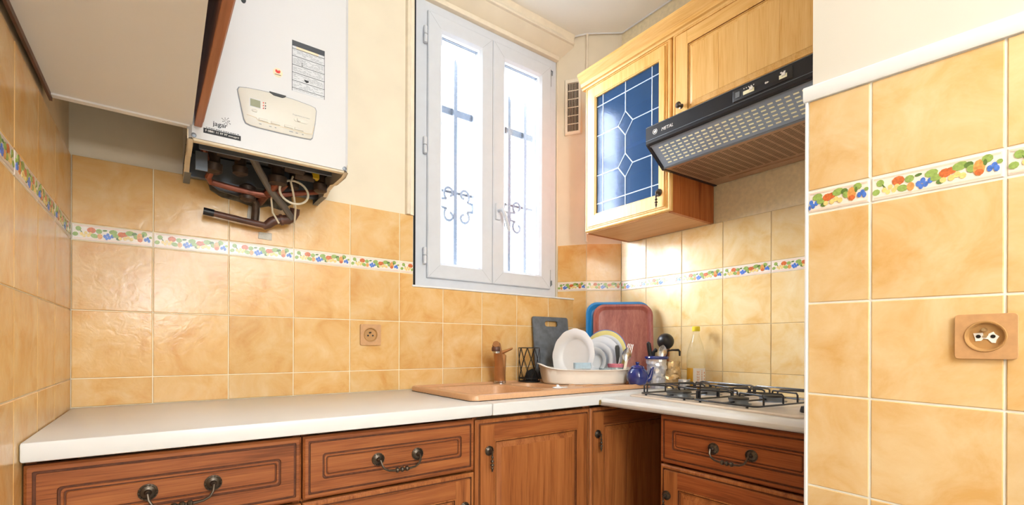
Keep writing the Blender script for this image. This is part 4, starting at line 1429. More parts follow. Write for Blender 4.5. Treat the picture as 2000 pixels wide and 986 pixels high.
# ------------------------------------------------------------------ cabinet over the hood
hc = thing('hood_cabinet', 'honey oak wall cabinet with a panelled door above the cooker hood', 'cabinet', (1.77, .80, 1.906))
mb = MB().box(XC + .022, XH - .002, .48, 1.1305, 1.907, 2.318)
obj('carcass', mb, SIDEZ, hc)
TU2 = frame((XC + .020, 1.1185, 0), (0, -1, 0), (-1, 0, 0))
d2 = door_panel(hc, TU2, .001, .60, 1.912, 2.300, (HONY, HONZ), sw=.066, planks=4)
mb = MB().lathe([(.010, 0), (.010, .002), (.005, .004), (.005, .012), (.011, .018), (.012, .023), (.008, .028), (.001, .029)], 16, 0, lambda a, c, h: TU2(.043 + a, 2.004 + c, .0215 + h))
obj('knob', mb, M_BRASSD, d2)
mb = MB()
cprof = [(1.640, 2.296), (1.600, 2.296), (1.598, 2.304), (1.590, 2.307), (1.588, 2.322), (1.578, 2.332), (1.570, 2.346), (1.566, 2.350), (1.566, 2.362), (1.640, 2.362)]
mb.loft([[(x, y, z) for x, z in cprof] for y in (1.612, .48)])
tag(obj('cornice', mb, HONY, sharp=20), 'honey oak cornice moulding along the top of both hob-wall cabinets', 'cornice')

# ------------------------------------------------------------------ cooker hood
hd = thing('cooker_hood', 'black cooker hood with a clear slotted visor below the panelled door', 'cooker hood', (1.70, .83, 1.765))
HY0, HY1 = .53, 1.13
hprof = [(XH - .003, 1.903), (1.459, 1.904), (1.455, 1.900), (1.455, 1.838), (1.459, 1.833), (1.470, 1.829), (1.470, 1.846), (1.60, 1.846), (1.60, 1.80), (XH - .003, 1.80)]
mb = MB()
mb.loft([[(x, y, z) for x, z in hprof] for y in (HY0, HY1)])
obj('body', mb, M_NAVYBLACK, hd, sharp=25)
for y0, y1 in ((HY1 - .012, HY1), (HY0, HY0 + .012)):
    mb = MB().prism([(1.457, 1.834), (1.555, 1.764), (1.570, 1.766), (XH - .003, 1.777), (XH - .003, 1.81), (1.459, 1.845)], y0, y1, 0, lambda x, z, d: (x, d, z))
    obj('end_cheek', mb, M_NAVYBLACK, hd)
# front detail lines
THd = frame((1.455, HY1, 0), (0, -1, 0), (-1, 0, 0))
mb = MB().box(.0, .60, 1.8485, 1.8500, 0, .0012, 0, THd)
mb.box(.0, .60, 1.8985, 1.8995, -.001, .0008, 0, THd)
obj('front_groove', mb, M_STEELG, hd)
mb = MB()
panel(mb, .337, .515, 1.856, 1.893, [(0, -.001, .002), (0, .0012, .002), (.0015, .0020, .002)], THd)
sp = obj('switch_panel', mb, M_BLACK, hd)
mb = MB()
panel(mb, .346, .360, 1.866, 1.884, [(0, .001, .001), (0, .0030, .001)], THd)
obj('switch', mb, M_STEELG, sp)
for xa, xb, ga, gb in ((.371, .405, .392, .402), (.478, .500, .486, .496)):
    mb = MB().box(xa, xb, 1.866, 1.877, .001, .0032, 0, THd)
    mb.box(ga, gb, 1.872, 1.881, .003, .007, 1, THd)
    obj('slider', mb, [M_SLOT, M_LABELW], sp)
mb = MB()
for k in range(5):
    mb.box(.372 + k * .0075, .375 + k * .0075, 1.884, 1.887, .001, .0026, 0, THd)
for k in range(2):
    mb.box(.481 + k * .0095, .486 + k * .0095, 1.882, 1.886, .001, .0026, 0, THd)
mb.ellipse(.440, 1.874, .003, .003, 0, .001, .003, 10, 0, THd)
mb.prism([(.444, 1.871), (.449, 1.874), (.444, 1.877)], .001, .003, 0, THd)
obj('switch_mark', mb, M_LABELW, sp)
mb = MB()
cx, cz = .041, 1.874
for k in range(20):
    a0_, a1_ = 2 * PI * k / 20, 2 * PI * (k + 1) / 20
    if 65 < math.degrees(a0_) < 100:
        continue
    mb.add([THd(cx + r * math.cos(a), cz + r * math.sin(a), .0006) for r, a in ((.0085, a0_), (.0100, a0_), (.0100, a1_), (.0085, a1_))], [(0, 1, 2, 3)])
mb.ellipse(cx - .0025, cz - .001, .0026, .0045, .3, 0, .0008, 12, 0, THd)
mb.ellipse(cx + .0030, cz, .0024, .0050, -.3, 0, .0008, 12, 0, THd)
mb.ellipse(cx, cz + .006, .0018, .0018, 0, 0, .0008, 10, 0, THd)
obj('emblem', mb, M_LABELW, hd)
mb = MB()
text_into(mb, 'METAL', .0165, lambda x, y, d: THd(.068 + x, 1.866 + y, d), 0, .0008, shear=.25)
obj('lettering', mb, M_LABELW, hd)
# visor: sloping clear plate with slots
va, vb = Vector((1.4640, 0, 1.8320)), Vector((1.5530, 0, 1.7665))
dv_ = (vb - va)
nv_ = Vector((dv_.z, 0, -dv_.x)).normalized()
if nv_.x > 0:
    nv_ = -nv_
def TV(s_, t_, d):
    p = va + dv_ * t_ + nv_ * d
    return (p.x, HY1 - s_, p.z)
mb = MB().box(.014, .586, .02, .98, -.004, .0, 0, TV)
vis = obj('visor', mb, G_VISOR, hd)
mb = MB()
mb.box(.012, .588, .0, .05, -.004, .002, 0, TV)
mb.box(.012, .588, .94, 1.0, -.004, .002, 0, TV)
obj('visor_edge', mb, M_STEELG, vis)
mb = MB()
for i in range(22):
    for j in range(6):
        s0 = .040 + i * .0245
        t0 = .16 + j * .125
        mb.box(s0, s0 + .0155, t0, t0 + .042, -.0006, .0009, 0, TV)
tag(obj('visor_slots', mb, M_SLOT, vis), kind='stuff')
# grease filter: ribbed grille under the hood
def TGf(x, y, z): return (x, y, z)
mb = MB()
mb.loft([[(1.556, y, 1.7680), (XH - .004, y, 1.7800), (XH - .004, y, 1.7830), (1.556, y, 1.7710)] for y in (HY0 + .012, HY1 - .012)])
flt = obj('grease_filter', mb, M_FILTER, hd)
mb = MB()
def zf_(x): return 1.7680 + (x - 1.556) / (XH - .004 - 1.556) * .012
for i in range(19):
    y = HY0 + .030 + i * .0290
    for j in range(22):
        x = 1.580 + j * .0118
        mb.add([(x + .0 + .0, y, zf_(x) - .0006), (x + .0045, y, zf_(x) - .0006), (x + .0045, y + .0215, zf_(x) - .0006), (x, y + .0215, zf_(x) - .0006)], [(0, 1, 2, 3)])
tag(obj('filter_slots', mb, plain('filter_hole', '#4E3A2C', 0.7), flt), kind='stuff')
mb = MB().box(1.862, 1.866, HY0 + .02, HY1 - .10, zf_(1.864) - .003, zf_(1.864) + .002)
mb.box(1.866, 1.90, HY0 + .02, HY1 - .10, zf_(1.864) - .0015, zf_(1.864) + .002)
obj('filter_catch', mb, M_FILTER, hd)

# ------------------------------------------------------------------ air vent grille
vt = thing('air_vent', 'white plastic air vent grille beside the window', 'vent', TWIN(.07, 2.22, 0))
a0_, a1_ = .030, .118
mb = MB()
rframe(mb, a0_, a1_, 2.205, 2.500, .012, -.006, .006, TWIN, wl=.014, wr=.016, wt=.022, wb=.016)
obj('vent_frame', mb, M_VENT, vt)
mb = MB().box(a0_ + .010, a1_ - .010, 2.215, 2.484, -.0062, -.0045, 0, TWIN)
obj('vent_back', mb, plain('vent_dark', '#08080A', 0.9, spec=0.0), vt)
for k in range(7):
    x = a0_ + .0145 + (a1_ - a0_ - .030) * (k + 1) / 8
    mb = MB().box(x - .0009, x + .0009, 2.218, 2.482, -.0025, .0008, 0, TWIN)
    obj('slat', mb, M_VENT, vt)
for k in range(5):
    z = 2.218 + .264 * (k + 1) / 6
    mb = MB().box(a0_ + .012, a1_ - .012, z - .0016, z + .0016, -.002, .0012, 0, TWIN)
    obj('crossbar', mb, M_VENT, vt)

# ------------------------------------------------------------------ gas hob
HR = math.atan2(-.99, -.135)
HO = (1.4500 + .0027, 1.1900 + .02, .8880)
hb = thing('gas_hob', 'beige enamel gas hob with black wire pan supports on the worktop', 'hob', HO, HR)
mb = MB()
HL, HW = .66, .415
mb.loft([rrect(0, HL, 0, HW, .02, .0005), rrect(0, HL, 0, HW, .02, .004), rrect(.004, HL - .004, .004, HW - .004, .018, .007), rrect(.020, HL - .020, .020, HW - .020, .02, .007), rrect(.026, HL - .026, .026, HW - .026, .02, .0045)])
obj('hotplate', mb, M_HOB, hb, local=True)
BURN = [(.135, .130, .046), (.135, .305, .036), (.385, .130, .032), (.385, .305, .040)]
for bx_, by_, br in BURN:
    mb = MB()
    L = lambda x, y, z: (bx_ + x, by_ + y, z)
    mb.lathe([(br * 1.25, .0045), (br * 1.2, .007), (br * .95, .0075), (br * .9, .016), (br * .98, .017), (br * .98, .020), (.001, .020)], 28, 0, L, cap0=False)
    q = obj('burner', mb, M_STEELG, hb, local=True)
    mb = MB().lathe([(br * .95, .0200), (br, .0215), (br * .96, .0265), (br * .7, .0285), (.001, .0290)], 28, 0, L, cap0=False)
    obj('burner_cap', mb, M_CAST, q, local=True)


def grate(x0, x1, y0, y1, burners):
    g = None
    mb = MB()
    zl, zh = .0125, .044
    r = .0031
    mb.tube([(p[0], p[1], zl) for p in rrect(x0, x1, y0, y1, .015, 0, 3)], r, 8, 0, True)
    for x in (x0 + .03, x1 - .03):
        for y in (y0, y1):
            mb.tube([(x, y, zl), (x, y, .0055)], .0042, 8)
    g = obj('pan_support', mb, M_GRATE, hb, local=True)
    for bx_, by_, br in burners:
        for ang in (45, 135, 225, 315):
            ca, sa = math.cos(math.radians(ang)), math.sin(math.radians(ang))
            ex = x0 if ca < 0 else x1
            ey = min(max(by_ + sa * .070, y0), y1)
            t0 = (ex, ey, zl)
            mb = MB().tube([t0, (ex, ey, zh - .006), (ex + (-.004 if ca > 0 else .004), ey, zh), (bx_ + ca * .030, by_ + sa * .030, zh), (bx_ + ca * .022, by_ + sa * .022, zh - .004), (bx_ + ca * .020, by_ + sa * .020, zh - .012)], r, 8)
            obj('support_arm', mb, M_GRATE, g, local=True)
    mb = MB().tube([(x0, y1, zl), (x0, y1, zh), (x0 + .01, y1, zh + .002), (x1 - .01, y1, zh + .002), (x1, y1, zh), (x1, y1, zl)], r, 8)
    obj('support_arm', mb, M_GRATE, g, local=True)
    mb = MB().tube([(x0, y0 + .02, zl), (x0, y0 + .02, zh - .004), (x0, y0 + .03, zh), (x0, y1 - .05, zh), (x0, y1 - .04, zh - .004), (x0, y1 - .04, zl)], r, 8)
    obj('support_arm', mb, M_GRATE, g, local=True)
    mb = MB().tube([((x0 + x1) / 2, y0, zl), ((x0 + x1) / 2, y0 + .22, zl), ((x0 + x1) / 2, y1, zl)], r, 8)
    obj('support_arm', mb, M_GRATE, g, local=True)


grate(.022, .265, .045, .385, BURN[:2])
grate(.272, .505, .045, .385, BURN[2:])
for k in range(4):
    mb = MB().lathe([(.019, .0055), (.019, .010), (.016, .022), (.010, .024), (.001, .024)], 20, 0, lambda x, y, z, k=k: (.612 + x, .12 + k * .075 + y, z))
    obj('knob', mb, M_BLACK, hb, local=True)

# ------------------------------------------------------------------ things around the sink
ZD = .9150
# cutting board leaning on the back tiles
mb = MB()
def TCB(x, z, d):                                       # leaning back: foot 35 mm out from the tiles
    f = z / .315
    return (x, YB - .006 - .034 * (1 - f) - d, ZD + z * .995)
mb.prism(rr2(1.457, 1.690, 0, .315, .012), 0, .009, 0, TCB, holes=[rr2(1.533, 1.620, .266, .294, .0135)])
tag(obj('cutting_board', mb, M_SLATE, bevel=.0015), 'dark slate grey cutting board with a handle slot leaning on the back tiles', 'cutting board')

# wire basket
wb = thing('wire_basket', 'black wire utensil basket beside the tap', 'basket', (1.372, 1.725, ZD))
bcx, bcy, br = 1.372, 1.725, .050
mb = MB()
for z, r in ((.003, br), (.018, br), (.158, br)):
    mb.tube([(bcx + r * math.cos(2 * PI * k / 28), bcy + r * math.sin(2 * PI * k / 28), ZD + z) for k in range(28)], .0022, 6, 0, True)
obj('ring', mb, M_WIRE, wb)
for k in range(9):
    mb = MB()
    for s in (1, -1):
        a = 2 * PI * k / 9
        pts = []
        for q in range(9):
            f = q / 8
            aa = a + s * f * (2 * PI / 9) * 1.5
            pts.append((bcx + br * math.cos(aa), bcy + br * math.sin(aa), ZD + .003 + .155 * f))
        mb.tube(pts, .0014, 6)
    obj('wire', mb, M_WIRE, wb)
mb = MB()
for k in range(7):
    o_ = -.045 + .015 * k
    h = math.sqrt(max(br * br - o_ * o_, 0))
    mb.tube([(bcx - h, bcy + o_, ZD + .004), (bcx + h, bcy + o_, ZD + .004)], .0014, 6)
obj('basket_floor', mb, M_WIRE, wb)
mb = MB()
rings = []
for z, s in ((.0055, .85), (.012, 1.0), (.040, 1.0), (.052, .75), (.058, .3)):
    rings.append([(bcx + .010 + (.030 * s + .003 * math.sin(3 * a)) * math.cos(a), bcy - .008 + (.027 * s) * math.sin(a), ZD + z + .003 * math.sin(2 * a)) for a in [2 * PI * k / 16 for k in range(16)]])
mb.loft(rings)
tag(obj('scouring_sponge', mb, M_SPONGE), 'black scouring sponge inside the wire basket', 'sponge')

# dish rack
RC = (1.552, 1.548)
RA = math.radians(-32)
dr = thing('dish_rack', 'cream plastic dish rack with a wavy rim on the drainer', 'dish rack', (RC[0], RC[1], ZD), RA)
def sup(a, rx, ry, e=3.2):
    c, s_ = math.cos(a), math.sin(a)
    return (rx * math.copysign(abs(c) ** (2 / e), c), ry * math.copysign(abs(s_) ** (2 / e), s_))
def rimz(a):
    c = math.cos(a)
    return .062 + .024 * max(0, -c) ** 3 + .006 * max(0, c) ** 2
NA = 72
rings = []
for f, zk, fl in ((.84, 0.0005, 0), (.90, 0.001, 0), (.93, .15, 1), (.955, .60, 1), (.985, .93, 1), (1.03, .98, 1), (1.05, 1.0, 1), (1.035, 1.04, 1), (.985, 1.02, 1), (.95, .90, 1), (.92, .4, 1), (.88, .06, 1)):
    rg = []
    for k in range(NA):
        a = 2 * PI * k / NA
        w = 1 + (.018 * math.sin(a * 9) if .3 < zk < .95 and f < 1 else 0)
        x, y = sup(a, .205 * f * w, .130 * f * w)
        z = zk if zk < .01 else rimz(a) * zk
        rg.append((x, y, z))
    rings.append(rg)
mb = MB().loft(rings)
obj('tub', mb, M_RACK, dr, local=True, sharp=60)
for k in range(8):
    x = -.13 + k * .036
    mb = MB().tube([(x, -.06, .006), (x, -.055, .042), (x, -.045, .048), (x, -.035, .042), (x, -.02, .010), (x, .02, .010), (x, .035, .042), (x, .045, .048), (x, .055, .042), (x, .06, .006)], .003, 6)
    obj('divider', mb, M_RACK, dr, local=True)


def plate_at(name, label, c, normal, R, well, tilt, mats, scallop=0, rimcol=None, depth=.02, cat='plate', group='plates drying in the rack'):
    """plate standing on edge: axis along normal, leaning back by tilt"""
    n = Vector((normal[0], normal[1], 0)).normalized()
    n = (n * math.cos(tilt) + Vector((0, 0, 1)) * math.sin(tilt)).normalized()
    u = Vector((0, 0, 1)).cross(n).normalized()
    w = n.cross(u)
    C_ = Vector(c)

    def T(x, y, z):
        p = C_ + u * x + w * y + n * z
        return tuple(p)
    prof = [(.001, -depth), (well * .92, -depth), (well, -depth * .8), (well * 1.06, -depth * .35), (R * .80, -.002), (R * .97, .004), (R, .004), (R * .985, .0005), (R * .8, -.006), (well * 1.05, -depth * .6), (well * .98, -depth - .003), (.001, -depth - .003)]
    N = 60
    rings = []
    for r, z in prof:
        rg = []
        for k in range(N):
            a = 2 * PI * k / N
            rr_ = r * (1 - (scallop * abs(math.sin(a * 6)) ** 3 if r > R * .9 else 0))
            rg.append((rr_ * math.cos(a), rr_ * math.sin(a), z))
        rings.append(rg)
    ms = rimcol or [0] * (len(prof) - 1)
    mb = MB().loft(rings, 0, True, True, T, ms=ms)
    return tag(obj(name, mb, mats, sharp=50), label, cat, group)


plate_at('plate', 'large white scalloped plate standing at the front of the dish rack', (1.4920, 1.5560, 1.0410), (-.99, -.12), .122, .078, .12, M_CHINA, .02, depth=.018)
plate_at('plate', 'plate with yellow band and blue rim at the back of the rack', (1.6440, 1.5060, 1.0420), (-.97, -.22), .117, .075, .10, [M_CHINA, M_CHINABLUE, M_CHINAYEL], rimcol=[0, 0, 0, 0, 2, 1, 0, 0, 0, 0, 0], depth=.016)
plate_at('plate', 'white dinner plate standing in front of the yellow-banded plate', (1.6180, 1.5050, 1.0270), (-.97, -.22), .100, .064, .10, M_CHINA, depth=.014)
plate_at('bowl', 'larger white bowl tipped on edge in the dish rack', (1.5980, 1.5080, 1.0200), (-.97, -.22), .080, .045, .10, M_CHINA, depth=.035, cat='bowl', group='bowls drying in the rack')
plate_at('bowl', 'smallest white bowl tipped on edge in front of the larger bowl', (1.5840, 1.5130, 1.0150), (-.97, -.22), .062, .034, .10, M_CHINA, depth=.030, cat='bowl', group='bowls drying in the rack')

mb = MB()
mb.loft([[(1.455 + x * .85 + y * .53, 1.462 - x * .53 + y * .85, z) for x, y, _ in rrect(-.036, .036, -.018, .018, .008, 0, 3)] for z in (.985, .990, .994)] +
        [[(1.455 + x * .85 + y * .53, 1.462 - x * .53 + y * .85, 1.010 - .006 * (1 if abs(x) < .012 else 0)) for x, y, _ in rrect(-.036, .036, -.018, .018, .008, 0, 3)]])
tag(obj('washing_up_sponge', mb, M_SPONGEB), 'pale blue sponge lying inside the dish rack below the scalloped plate', 'sponge')


def glass_jar(name, label, c, r, h, cat, mats, lid=None):
    o = thing(name, label, cat, c)
    x0, y0, z0 = c
    L = lambda x, y, z: (x0 + x, y0 + y, z0 + z)
    mb = MB().lathe([(r * .8, 0), (r * .97, .004), (r, .012), (r, h * .8), (r * .9, h * .93), (r * .9, h), (r * .84, h), (r * .9, h * .8), (r * .9, .012), (.001, .006)], 22, 0, L)
    obj('jar_body', mb, mats, o)
    if lid:
        mb = MB().lathe([(r * .96, h - .012), (r, h - .010), (r, h + .003), (r * .95, h + .005), (.001, h + .005)], 22, 0, L)
        obj('lid', mb, lid, o)
    return o


M_JARG = glass('jar_glass', '#DCE8EC', 1.5, 0.04, trans=.55, body='#DDE6EA')
glass_jar('jam_jar', 'glass jam jar with a red gingham lid at the right of the rack', (1.640, 1.436, .929), .036, .070, 'jar', M_JARG, M_GINGHAM)
mb = MB().lathe([(.022, 0), (.026, .003), (.028, .060), (.026, .060), (.024, .006), (.001, .004)], 22, 0, lambda x, y, z: (1.583 + x, 1.446 + y, .925 + z))
tag(obj('tumbler', mb, M_JARG), 'clear glass tumbler beside the gingham-lidded jar', 'glass')


def cutlery(kind, label, foot, top, mat, group, face=(-.69, -.72)):
    """knife, fork or spoon standing on its handle, head up"""
    a, c = Vector(foot), Vector(top)
    ax = (c - a)
    L = ax.length
    ax.normalize()
    n = Vector((*face, 0)).normalized()
    n = (n - ax * n.dot(ax)).normalized()
    w = ax.cross(n)

    def T(x, y, z):
        return tuple(a + w * x + ax * y + n * z)
    mb = MB()
    if kind == 'spoon' or kind == 'fork':
        hl = L - .062
        sec = [(0, .004), (.004, .006), (hl * .3, .005), (hl * .75, .0028), (hl, .0028)]
        mb.loft([[(-x, y, -.001), (x, y, -.001), (x, y, .001), (-x, y, .001)] for y, x in sec], 0, True, True, T)
        if kind == 'spoon':
            rings = []
            for q in range(9):
                f = q / 8
                wd = .020 * math.sin(PI * min(.02 + f * .97, 1)) ** .7 + .0005
                y = hl + .062 * f
                dz = -.008 * math.sin(PI * f)
                rings.append([(wd * math.cos(t_), y, dz * (1 - math.cos(t_) ** 2) + (.0005 if t_ > PI else -.0005)) for t_ in [PI * k / 6 for k in range(7)]])
            mb.loft(rings, 0, False, False, T, closed=False)
        else:
            mb.loft([[(-x, y, -.001), (x, y, -.001), (x, y, .001), (-x, y, .001)] for y, x in ((hl - .002, .0028), (hl + .010, .011), (hl + .022, .012))], 0, True, True, T)
            for k in range(4):
                x = -.0105 + k * .007
                mb.box(x - .0014, x + .0014, hl + .021, hl + .062, -.0009, .0009, 0, T)
    else:
        mb.loft([[(-x, y, -z), (x, y, -z), (x, y, z), (-x, y, z)] for y, x, z in ((0, .006, .004), (.01, .009, .006), (L * .6, .008, .005), (L * .92, .010, .006), (L, .006, .004))], 0, True, True, T)
    return tag(obj(kind, mb, mat, bevel=0, sharp=40), label, kind, group)


cutlery('fork', 'steel fork standing prongs up at the right end of the rack', (1.652, 1.402, .940), (1.676, 1.380, 1.092), M_STEEL, 'cutlery in the rack')
cutlery('spoon', 'steel spoon standing bowl up in front of the fork', (1.640, 1.398, .938), (1.658, 1.380, 1.076), M_STEEL, 'cutlery in the rack')
cutlery('knife', 'black-handled knife standing left of the spoon', (1.645, 1.418, .945), (1.628, 1.418, 1.086), M_BLACK, 'cutlery in the rack')

# trays leaning in the corner
def tray(name, label, mat, cxy, w, h, z0, ang, lean, group):
    a = Vector((math.cos(ang), math.sin(ang), 0))
    n = Vector((a.y, -a.x, 0))
    if n.dot(Vector((-.6, -.8, 0))) < 0:
        n = -n
    C_ = Vector((cxy[0], cxy[1], z0))

    def T(x, y, d):
        p = C_ + a * x + n * (d + lean * (1 - y / h)) + Vector((0, 0, y))
        return tuple(p)
    mb = MB()
    rings = [rrect(-w / 2 + i, w / 2 - i, i, h - i, r, d, 6) for i, d, r in ((.004, -.002, .05), (0, .010, .054), (0, .013, .054), (.010, .014, .046), (.014, .011, .042), (.026, .002, .034), (.028, .0015, .034))]
    mb.loft(rings, 0, True, True, T)
    return tag(obj(name, mb, mat, sharp=30), label, 'tray', group)


tray('serving_tray', 'bright blue serving tray leaning in the corner behind the wooden one', M_BLUETRAY, (1.800, 1.564), .308, .385, .914, math.atan2(-.209, .205), .055, 'trays in the corner')
tray('serving_tray', 'reddish wood-grain serving tray leaning in front of the blue one', M_REDWOOD, (1.803, 1.536), .282, .372, .914, math.atan2(-.209, .205), .055, 'trays in the corner')

# teapot
tq = thing('teapot', 'small cobalt blue teapot on the right end of the drainer', 'teapot', (1.650, 1.322, ZD))
L = lambda x, y, z: (1.650 + x, 1.322 + y, ZD + z)
mb = MB().lathe([(.028, 0), (.036, .003), (.045, .022), (.047, .036), (.042, .056), (.031, .070), (.027, .073), (.022, .073), (.001, .069)], 28, 0, L)
obj('pot', mb, M_COBALT, tq)
mb = MB().lathe([(.029, .0735), (.030, .076), (.024, .082), (.010, .087), (.006, .089), (.009, .094), (.008, .099), (.001, .101)], 24, 0, L)
obj('lid', mb, M_COBALT, tq)
mb = MB().tube([L(.026, -.028, .020), L(.036, -.037, .030), L(.040, -.041, .050), L(.042, -.043, .066), L(.047, -.046, .078)], [.014, .011, .008, .0065, .0055], 12)
obj('spout', mb, M_COBALT, tq)
mb = MB().tube([L(.010, .034, .060), L(.014, .050, .064), L(.016, .060, .050), L(.014, .056, .030), L(.010, .042, .018)], .005, 10)
obj('handle', mb, M_COBALT, tq)

# foil-wrapped pot with kitchen utensils
def crumple(mb, cx, cy, z0, r0, r1, h, seed, amp, n=22, lv=12):
    rg = []
    rd = random.Random(seed)
    for j in range(lv + 1):
        f = j / lv
        r = r0 + (r1 - r0) * f
        rg.append([(cx + (r + rd.uniform(-amp, amp)) * math.cos(2 * PI * k / n + rd.uniform(-.06, .06)), cy + (r + rd.uniform(-amp, amp)) * math.sin(2 * PI * k / n), z0 + h * f + (rd.uniform(-.004, .004) if 0 < j else 0)) for k in range(n)])
    inner = [[(cx + (x - cx) * .86, cy + (y - cy) * .86, z - .002) for x, y, z in rg[-1]], [(cx + (x - cx) * .8, cy + (y - cy) * .8, z0 + .02) for x, y, z in rg[0]]]
    mb.loft(rg + inner)


ZH = .9005
fp = thing('utensil_pot', 'pot wrapped in crumpled silver foil holding kitchen utensils', 'utensil pot', (1.705, 1.262, ZH))
mb = MB()
crumple(mb, 1.705, 1.262, ZH, .036, .043, .128, 4, .0045)
obj('foil_wrap', mb, M_FOIL, fp, sharp=5)
mb = MB().tube([(1.705 + .046 * math.cos(2 * PI * k / 24), 1.262 + .046 * math.sin(2 * PI * k / 24), ZH + .132) for k in range(24)], .007, 8, 0, True)
obj('pot_rim', mb, M_COBALT, fp)
g2 = thing('amber_pot', 'pot wrapped in crumpled amber foil right of the silver one', 'utensil pot', (1.792, 1.262, ZH))
mb = MB()
crumple(mb, 1.785, 1.245, ZH, .037, .036, .115, 9, .005)
obj('foil_wrap', mb, M_FOILG, g2, sharp=5)
mb = MB()
crumple(mb, 1.770, 1.170, ZH, .024, .024, .040, 12, .003, 14, 5)
tag(obj('foil_ball', mb, M_FOIL, sharp=5), 'small crumple of clear wrap between the amber pot and the oil bottle', 'wrapper')
# ladle
ld = thing('ladle', 'black ladle standing head up in the foil pot', 'ladle', (1.735, 1.255, 1.0))
mb = MB()
lc = Vector((1.757, 1.254, 1.104))
rings = []
dn = Vector((-.69, -.72, .15)).normalized()
u_ = Vector((0, 0, 1)).cross(dn).normalized()
w_ = dn.cross(u_)
for q in range(9):
    f = q / 8 * PI * .55
    rings.append([tuple(lc + dn * (.036 * math.cos(f)) + (u_ * math.cos(2 * PI * k / 24) + w_ * math.sin(2 * PI * k / 24)) * max(.036 * math.sin(f), .0005)) for k in range(24)])
for q in range(8, -1, -1):
    f = q / 8 * PI * .55
    rings.append([tuple(lc + dn * (.033 * math.cos(f)) + (u_ * math.cos(2 * PI * k / 24) + w_ * math.sin(2 * PI * k / 24)) * max(.0335 * math.sin(f), .0004)) for k in range(24)])
mb.loft(rings)
obj('ladle_bowl', mb, M_BLACK, ld)
mb = MB().tube([(1.7575, 1.255, 1.076), (1.748, 1.258, 1.055), (1.735, 1.262, 1.02), (1.712, 1.266, .93)], [.008, .007, .006, .006], 10)
obj('handle', mb, M_BLACK, ld)
# black handles and a spoon in the pot
mb = MB().tube([(1.700, 1.270, .925), (1.694, 1.285, 1.02), (1.692, 1.291, 1.07), (1.690, 1.294, 1.096), (1.690, 1.295, 1.102)], [.006, .007, .010, .009, .004], 10)
tag(obj('kitchen_knife', mb, M_BLACK), 'upright black knife handle at the left of the foil pot', 'kitchen knife')
mb = MB().tube([(1.708, 1.275, .93), (1.712, 1.284, 1.02), (1.716, 1.288, 1.055), (1.728, 1.284, 1.066), (1.738, 1.278, 1.060)], [.005, .006, .008, .009, .005], 10)
tag(obj('peeler', mb, M_BLACK), 'short curved black utensil handle below the ladle', 'utensil')
cutlery('spoon', 'pale steel spoon standing in the foil pot in front of the ladle', (1.700, 1.252, .925), (1.716, 1.236, 1.088), M_STEEL, 'spoons in the pots')
mb = MB().tube([(1.762, 1.262, .935), (1.764, 1.258, 1.03), (1.768, 1.252, 1.062), (1.782, 1.238, 1.066), (1.802, 1.220, 1.066), (1.806, 1.216, 1.060), (1.806, 1.216, 1.040)], [.004, .004, .0045, .0045, .0055, .005, .004], 8)
tag(obj('whisk', mb, M_BLACK), 'bent black wire handle hooked over the amber pot', 'utensil')
mb = MB().tube([(1.770, 1.256, .93), (1.772, 1.252, 1.03), (1.774, 1.250, 1.09)], [.006, .006, .005], 8)
tag(obj('wooden_spoon', mb, OAKZ), 'reddish wooden spoon handle between the two wrapped pots', 'utensil')

for o_ in list(COL.objects):                              # set the pots and what they hold a little nearer the wall
    if o_.parent is None and (o_.name.split('.')[0] in ('utensil_pot', 'amber_pot', 'foil_ball', 'ladle', 'kitchen_knife', 'peeler', 'whisk', 'wooden_spoon') or o_.name == 'spoon.001'):
        o_.location = o_.location + Vector((.030, .024, 0))
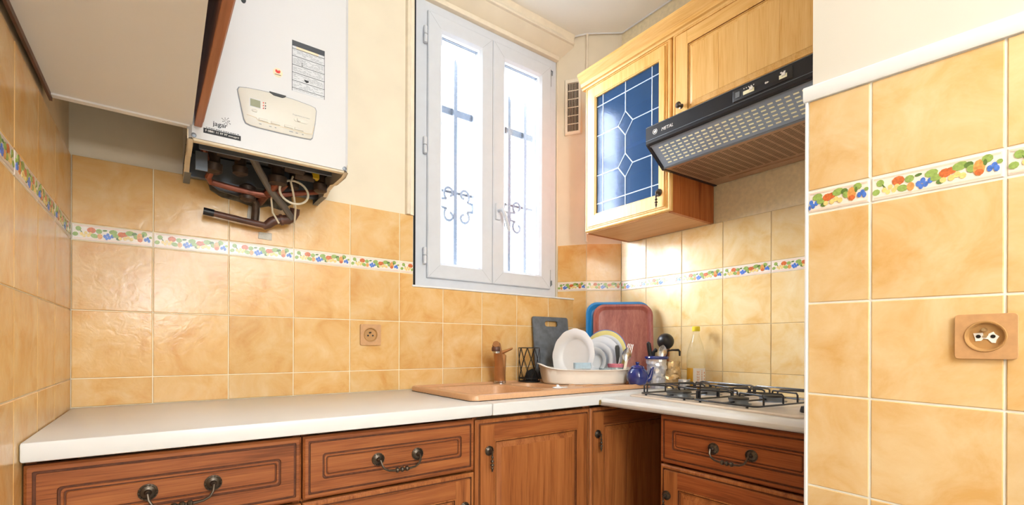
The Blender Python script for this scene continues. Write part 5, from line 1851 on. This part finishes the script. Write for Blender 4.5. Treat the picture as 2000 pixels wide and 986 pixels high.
# oil bottle
bt_c = (1.872, 1.183)
ob = thing('oil_bottle', 'clear plastic cooking oil bottle with yellow cap and label', 'bottle', (*bt_c, .8885))
L = lambda x, y, z: (bt_c[0] + x, bt_c[1] + y, .8885 + z)
mb = MB().lathe([(.032, 0), (.037, .004), (.0385, .014), (.0385, .105), (.0370, .110), (.0385, .116), (.0385, .150), (.036, .170), (.028, .200), (.018, .230), (.0135, .245), (.0135, .262)], 28, 0, L)
obj('bottle_body', mb, G_CLEAR, ob)
mb = MB().lathe([(.016, .260), (.0165, .262), (.0165, .279), (.015, .281), (.001, .281)], 24, 0, L)
obj('cap', mb, M_YCAP, ob)
mb = MB().lathe([(.036, .0045), (.0365, .010), (.0365, .022), (.001, .022)], 24, 0, L)
obj('oil', mb, M_LABELY, ob)
# label wrapped round the front
def TLb(ang, z, d):
    r = .0390 + d
    return L(r * math.cos(ang), r * math.sin(ang), z)
base_a = math.atan2(-.593 - .25, -.805 + .05)
def strip(a0, a1, z0, z1, d, n=12):
    mb_ = MB()
    mb_.loft([[TLb(a0 + (a1 - a0) * k / n, z0, d), TLb(a0 + (a1 - a0) * k / n, z1, d)] for k in range(n + 1)], 0, False, False, closed=False)
    return mb_


va_ = math.atan2(-bt_c[1], -bt_c[0])                     # angle facing the camera
lbm = obj('label', strip(va_ - .30, va_ + 1.25, .018, .100, 0), M_LABELW, ob)
obj('label_side', strip(va_ - 1.25, va_ - .30, .018, .100, 0), M_LABELY, ob)
mb = MB()
text_into(mb, 'HUILE DE', .0150, lambda x, y, d: TLb(va_ + .36 - y / .039, .026 + x, .0006), 0, 0)
mb2 = MB()
text_into(mb2, 'HUILE', .0001, lambda x, y, d: TLb(va_, .02, 0), 0, 0)
for k in range(9):
    a = va_ + .60
    z0 = .026 + k * .0075
    mb.add([TLb(a + q, z, .0006) for q, z in ((0, z0), (.09, z0), (.09, z0 + .0045), (0, z0 + .0045))], [(0, 1, 2, 3)])
for k in range(4):
    a = va_ + .95
    z0 = .034 + k * .014
    mb.add([TLb(a + q, z, .0006) for q, z in ((0, z0), (.12, z0 + .002), (.10, z0 + .009), (-.02, z0 + .008))], [(0, 1, 2, 3)])
obj('lettering', mb, M_ORANGE, lbm)
